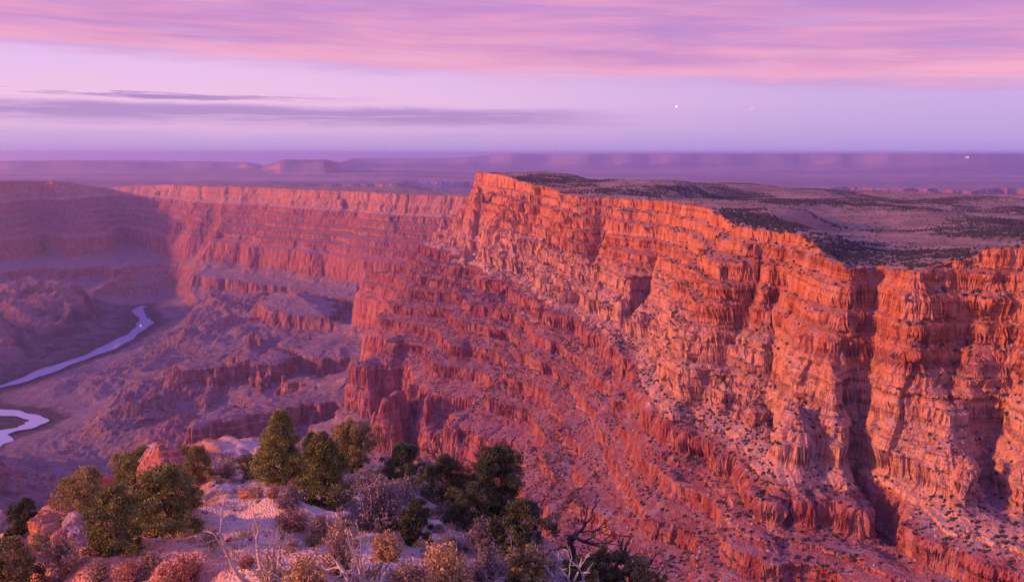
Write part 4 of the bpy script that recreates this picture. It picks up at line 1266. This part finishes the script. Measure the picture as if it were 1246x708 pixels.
def scrub():
    rs = np.random.RandomState(77)
    V = TV; na, no, _ = V.shape
    R_ = np.hypot(V[..., 0], V[..., 1])
    du = np.zeros_like(V); du[1:-1] = V[2:] - V[:-2]
    dv = np.zeros_like(V); dv[:, 1:-1] = V[:, 2:] - V[:, :-2]
    n = np.cross(du, dv); ar = np.linalg.norm(n, axis=2); nz = np.abs(n[..., 2]) / (ar + 1e-9)
    el = V[..., 2] / R_
    vis = el >= np.maximum.accumulate(el, axis=1) - 1e-4
    az = np.arctan2(V[..., 0], V[..., 1])
    ok = (R_ < 5200) & (az > rad(-31)) & (az < rad(32)) & vis & (ar > 0)
    x, y = V[..., 0], V[..., 1]
    patch = np.clip(.5 + perlin(x / 170, y / 170, 401) + .6 * perlin(x / 60, y / 60, 402), 0, 1.6)
    big = np.clip(perlin(x / 420 + 3, y / 600, 404) * 3.0 + .35, .03, 1.5)
    top = TG < 25
    dens = np.where(top & (nz > .85), 1 / 60. * patch * big * 1.9, np.where(nz > .62, 1 / 85. * patch * (V[..., 2] > -1020), np.where(nz > .4, 1 / 900., 0)))
    wgt = np.where(ok, dens * ar * .25, 0).ravel()
    tot = wgt.sum(); N = int(min(tot, 80000)); print('scrub wanted', round(tot), N)
    pick = rs.choice(wgt.size, N, p=wgt / tot)
    P0 = V.reshape(-1, 3)[pick].copy(); r0 = R_.ravel()[pick]
    P0[:, 0] += rs.randn(N) * .8; 
    size = rs.uniform(1.2, 3.0, N) * np.where(top.ravel()[pick], 1.15, 1.1)
    order = np.argsort(-size / r0)
    protos = []
    for k in range(5):
        v, q = blob(np.random.RandomState(600 + k), 7, 10)
        me = bpy.data.meshes.new('scrub_bush'); me.from_pydata(v.tolist(), [], q.tolist()); me.materials.append(MF['scrub']); protos.append(me)
    for c, i in enumerate(order[:300]):
        o = bpy.data.objects.new('scrub_bush', protos[c % 5]); COL.objects.link(o)
        s_ = float(size[i]); o.location = P0[i] + np.array([0, 0, -.2 * s_]); o.scale = (s_, s_, s_); o.rotation_euler.z = rs.rand() * 6.28
        tag(o, 'small dark bush dotted on the far red canyon slope', 'bush', 'dark bushes dotted over the canyon slopes')
    rest = order[300:]
    vs, qs = [], []
    shapes = [blob(np.random.RandomState(650 + k), 4, 6) for k in range(8)]
    nv = len(shapes[0][0])
    for k in range(8):
        ii = rest[k::8]; v, q = shapes[k]
        a = rs.rand(len(ii)) * 6.28; ca, sa = np.cos(a), np.sin(a)
        vv = np.stack([v[None, :, 0] * ca[:, None] - v[None, :, 1] * sa[:, None], v[None, :, 0] * sa[:, None] + v[None, :, 1] * ca[:, None], np.broadcast_to(v[None, :, 2], (len(ii), nv))], -1)
        vv = vv * size[ii][:, None, None] + P0[ii][:, None] - np.array([0, 0, .2])
        base = sum(len(z_) for z_ in vs)
        vs.append(vv.reshape(-1, 3)); qs.append((q[None] + (np.arange(len(ii)) * nv)[:, None, None]).reshape(-1, 4) + base)
    o = mesh_np('slope_scrub', np.concatenate(vs), np.concatenate(qs), MF['scrub'])
    tag(o, 'dark desert scrub speckling the plateau and slopes', None, None, 'stuff')
    # fallen boulders
    dens = np.where((nz > .6) & (nz < .93) & ~top & (V[..., 2] > -900) & (R_ < 3200), 1 / 200. * np.clip(perlin(x / 90, y / 90, 411) * 2 + .3, 0, 1.4), 0)
    wgt = np.where(ok, dens * ar * .25, 0).ravel(); tot = wgt.sum(); N = int(min(tot, 7000)); print('boulders', round(tot), N)
    pick = rs.choice(wgt.size, N, p=wgt / tot); P0 = V.reshape(-1, 3)[pick]
    size = .9 + rs.rand(N) ** 3 * 3.2
    vs, qs, base = [], [], 0
    for k in range(6):
        v, q = rock_arrays(1, .8, .8, np.random.RandomState(670 + k), 6)
        ii = np.arange(N)[k::6]
        a = rs.rand(len(ii)) * 6.28; ca, sa = np.cos(a), np.sin(a)
        vv = np.stack([v[None, :, 0] * ca[:, None] - v[None, :, 1] * sa[:, None], v[None, :, 0] * sa[:, None] + v[None, :, 1] * ca[:, None], np.broadcast_to(v[None, :, 2], (len(ii), len(v)))], -1)
        vv = vv * size[ii][:, None, None] + P0[ii][:, None] + np.array([0, 0, .3])
        vs.append(vv.reshape(-1, 3)); qs.append((q[None] + (np.arange(len(ii)) * len(v))[:, None, None]).reshape(-1, 4) + base); base += vv.shape[0] * vv.shape[1]
    o = mesh_np('slope_boulders', np.concatenate(vs), np.concatenate(qs), MR['mauve'])
    tag(o, 'pale fallen boulders strewn over the red talus', None, None, 'stuff')


scrub()


# ------------------------------------------------------------------ lights far away
def glow_mat(name, col, strength):
    m = bpy.data.materials.new(name); m.use_nodes = True; b = m.node_tree.nodes['Principled BSDF']
    b.inputs['Base Color'].default_value = (*col, 1); b.inputs['Emission Color'].default_value = (*col, 1); b.inputs['Emission Strength'].default_value = strength
    return m


def sphere(name, r, mat, n=12):
    th = np.linspace(0, math.pi, n); ph = np.linspace(0, 2 * math.pi, n * 2, endpoint=False)
    T, Pp = np.meshgrid(th, ph, indexing='ij')
    V = np.stack([np.sin(T) * np.cos(Pp), np.sin(T) * np.sin(Pp), np.cos(T)], -1).reshape(-1, 3) * r
    idx = np.arange(n * n * 2).reshape(n, n * 2); nx = np.roll(idx, -1, axis=1)
    return mesh_np(name, V, np.stack([idx[:-1], idx[1:], nx[1:], nx[:-1]], -1).reshape(-1, 4), mat, None, True)


def far_lights():
    for px, py, r, st_, lab in ((823, 130, 150, 1.6, 'bright evening star high over the plateau'), (915, 133, 75, .7, 'fainter star right of the bright one')):
        o = sphere('star', r, glow_mat('star_light', (1.0, .86, .84), st_ * .62)); o.location = at_depth(px, py, 150000.)
        tag(o, lab, 'star')
    m, t, b = new_mat('adobe_wall', .9); b.inputs['Base Color'].default_value = (.35, .22, .16, 1)
    # lodge with lit windows on the far plain, found by its line of sight
    q = un(1177, 192.5, -1.0); k = math.hypot(*q)
    col = TV[int(np.argmin(np.abs(np.arctan2(TV[:, 100, 0], TV[:, 100, 1]) - math.atan2(q[0], q[1]))))]
    r = np.hypot(col[:, 0], col[:, 1]); i = int(np.nonzero((col[:, 2] > -r / k) & (r > 9000))[0][0])
    p = col[i]; s = r[i] / 1000 * .75
    root = tag(empty('lodge', tuple(p)), 'far lit lodge glinting on the distant plain', 'building')
    def box(name, c, d, mat, par):
        V = np.array([(c[0] + sx * d[0] / 2, c[1] + sy * d[1] / 2, c[2] + sz * d[2] / 2) for sz in (-1, 1) for sy in (-1, 1) for sx in (-1, 1)])
        return mesh_np(name, V, np.array([(0, 2, 3, 1), (4, 5, 7, 6), (0, 1, 5, 4), (2, 6, 7, 3), (0, 4, 6, 2), (1, 3, 7, 5)]), mat, par)
    box('wall', (0, 0, s * .5), (s * 5, s * 2, s * 2.2), m, root)
    box('roof', (0, 0, s * 1.75), (s * 5.4, s * 2.4, s * .3), m, root)
    g = glow_mat('window_light', (1.0, .70, .40), 3.2)
    for dx in (-1.3, 1.3): box('window', (dx * s, -s * 1.03, s * .8), (s * 1.5, s * .05, s * 1.2), g, root)
    # added fire standing in for a bright speck by the river
    x, y = un(171, 396.5, -1383.0); root = tag(empty('added_fire', (x, y, -1383)), 'tiny bright speck at the bend of the river, built as an added fire', 'fire')
    th = np.linspace(0, 1, 7); rr = np.array([.6, 1.0, .95, .7, .45, .2, .02]) * 5
    ph = np.arange(9) / 9 * 6.283
    V = np.stack([rr[:, None] * np.cos(ph) * (1 + .2 * np.sin(3 * ph)), rr[:, None] * np.sin(ph), np.broadcast_to(th[:, None] * 9 + 1, (7, 9))], -1).reshape(-1, 3)
    idx = np.arange(63).reshape(7, 9); nx = np.roll(idx, -1, axis=1)
    mesh_np('added_flame', V, np.stack([idx[:-1], nx[:-1], nx[1:], idx[1:]], -1).reshape(-1, 4), glow_mat('added_fire_light', (1.0, .55, .35), 1.6), root)
    paths = [([(-9 * math.cos(a), -9 * math.sin(a), .5), (9 * math.cos(a), 9 * math.sin(a), 2.0)], [1.0, .8]) for a in (0, 1.05, 2.1)]
    v, q_ = tubes(paths, 6); mesh_np('added_logs', v, q_, MW['dark_dead'], root)


far_lights()
print('script', round(time.time() - T0, 1))
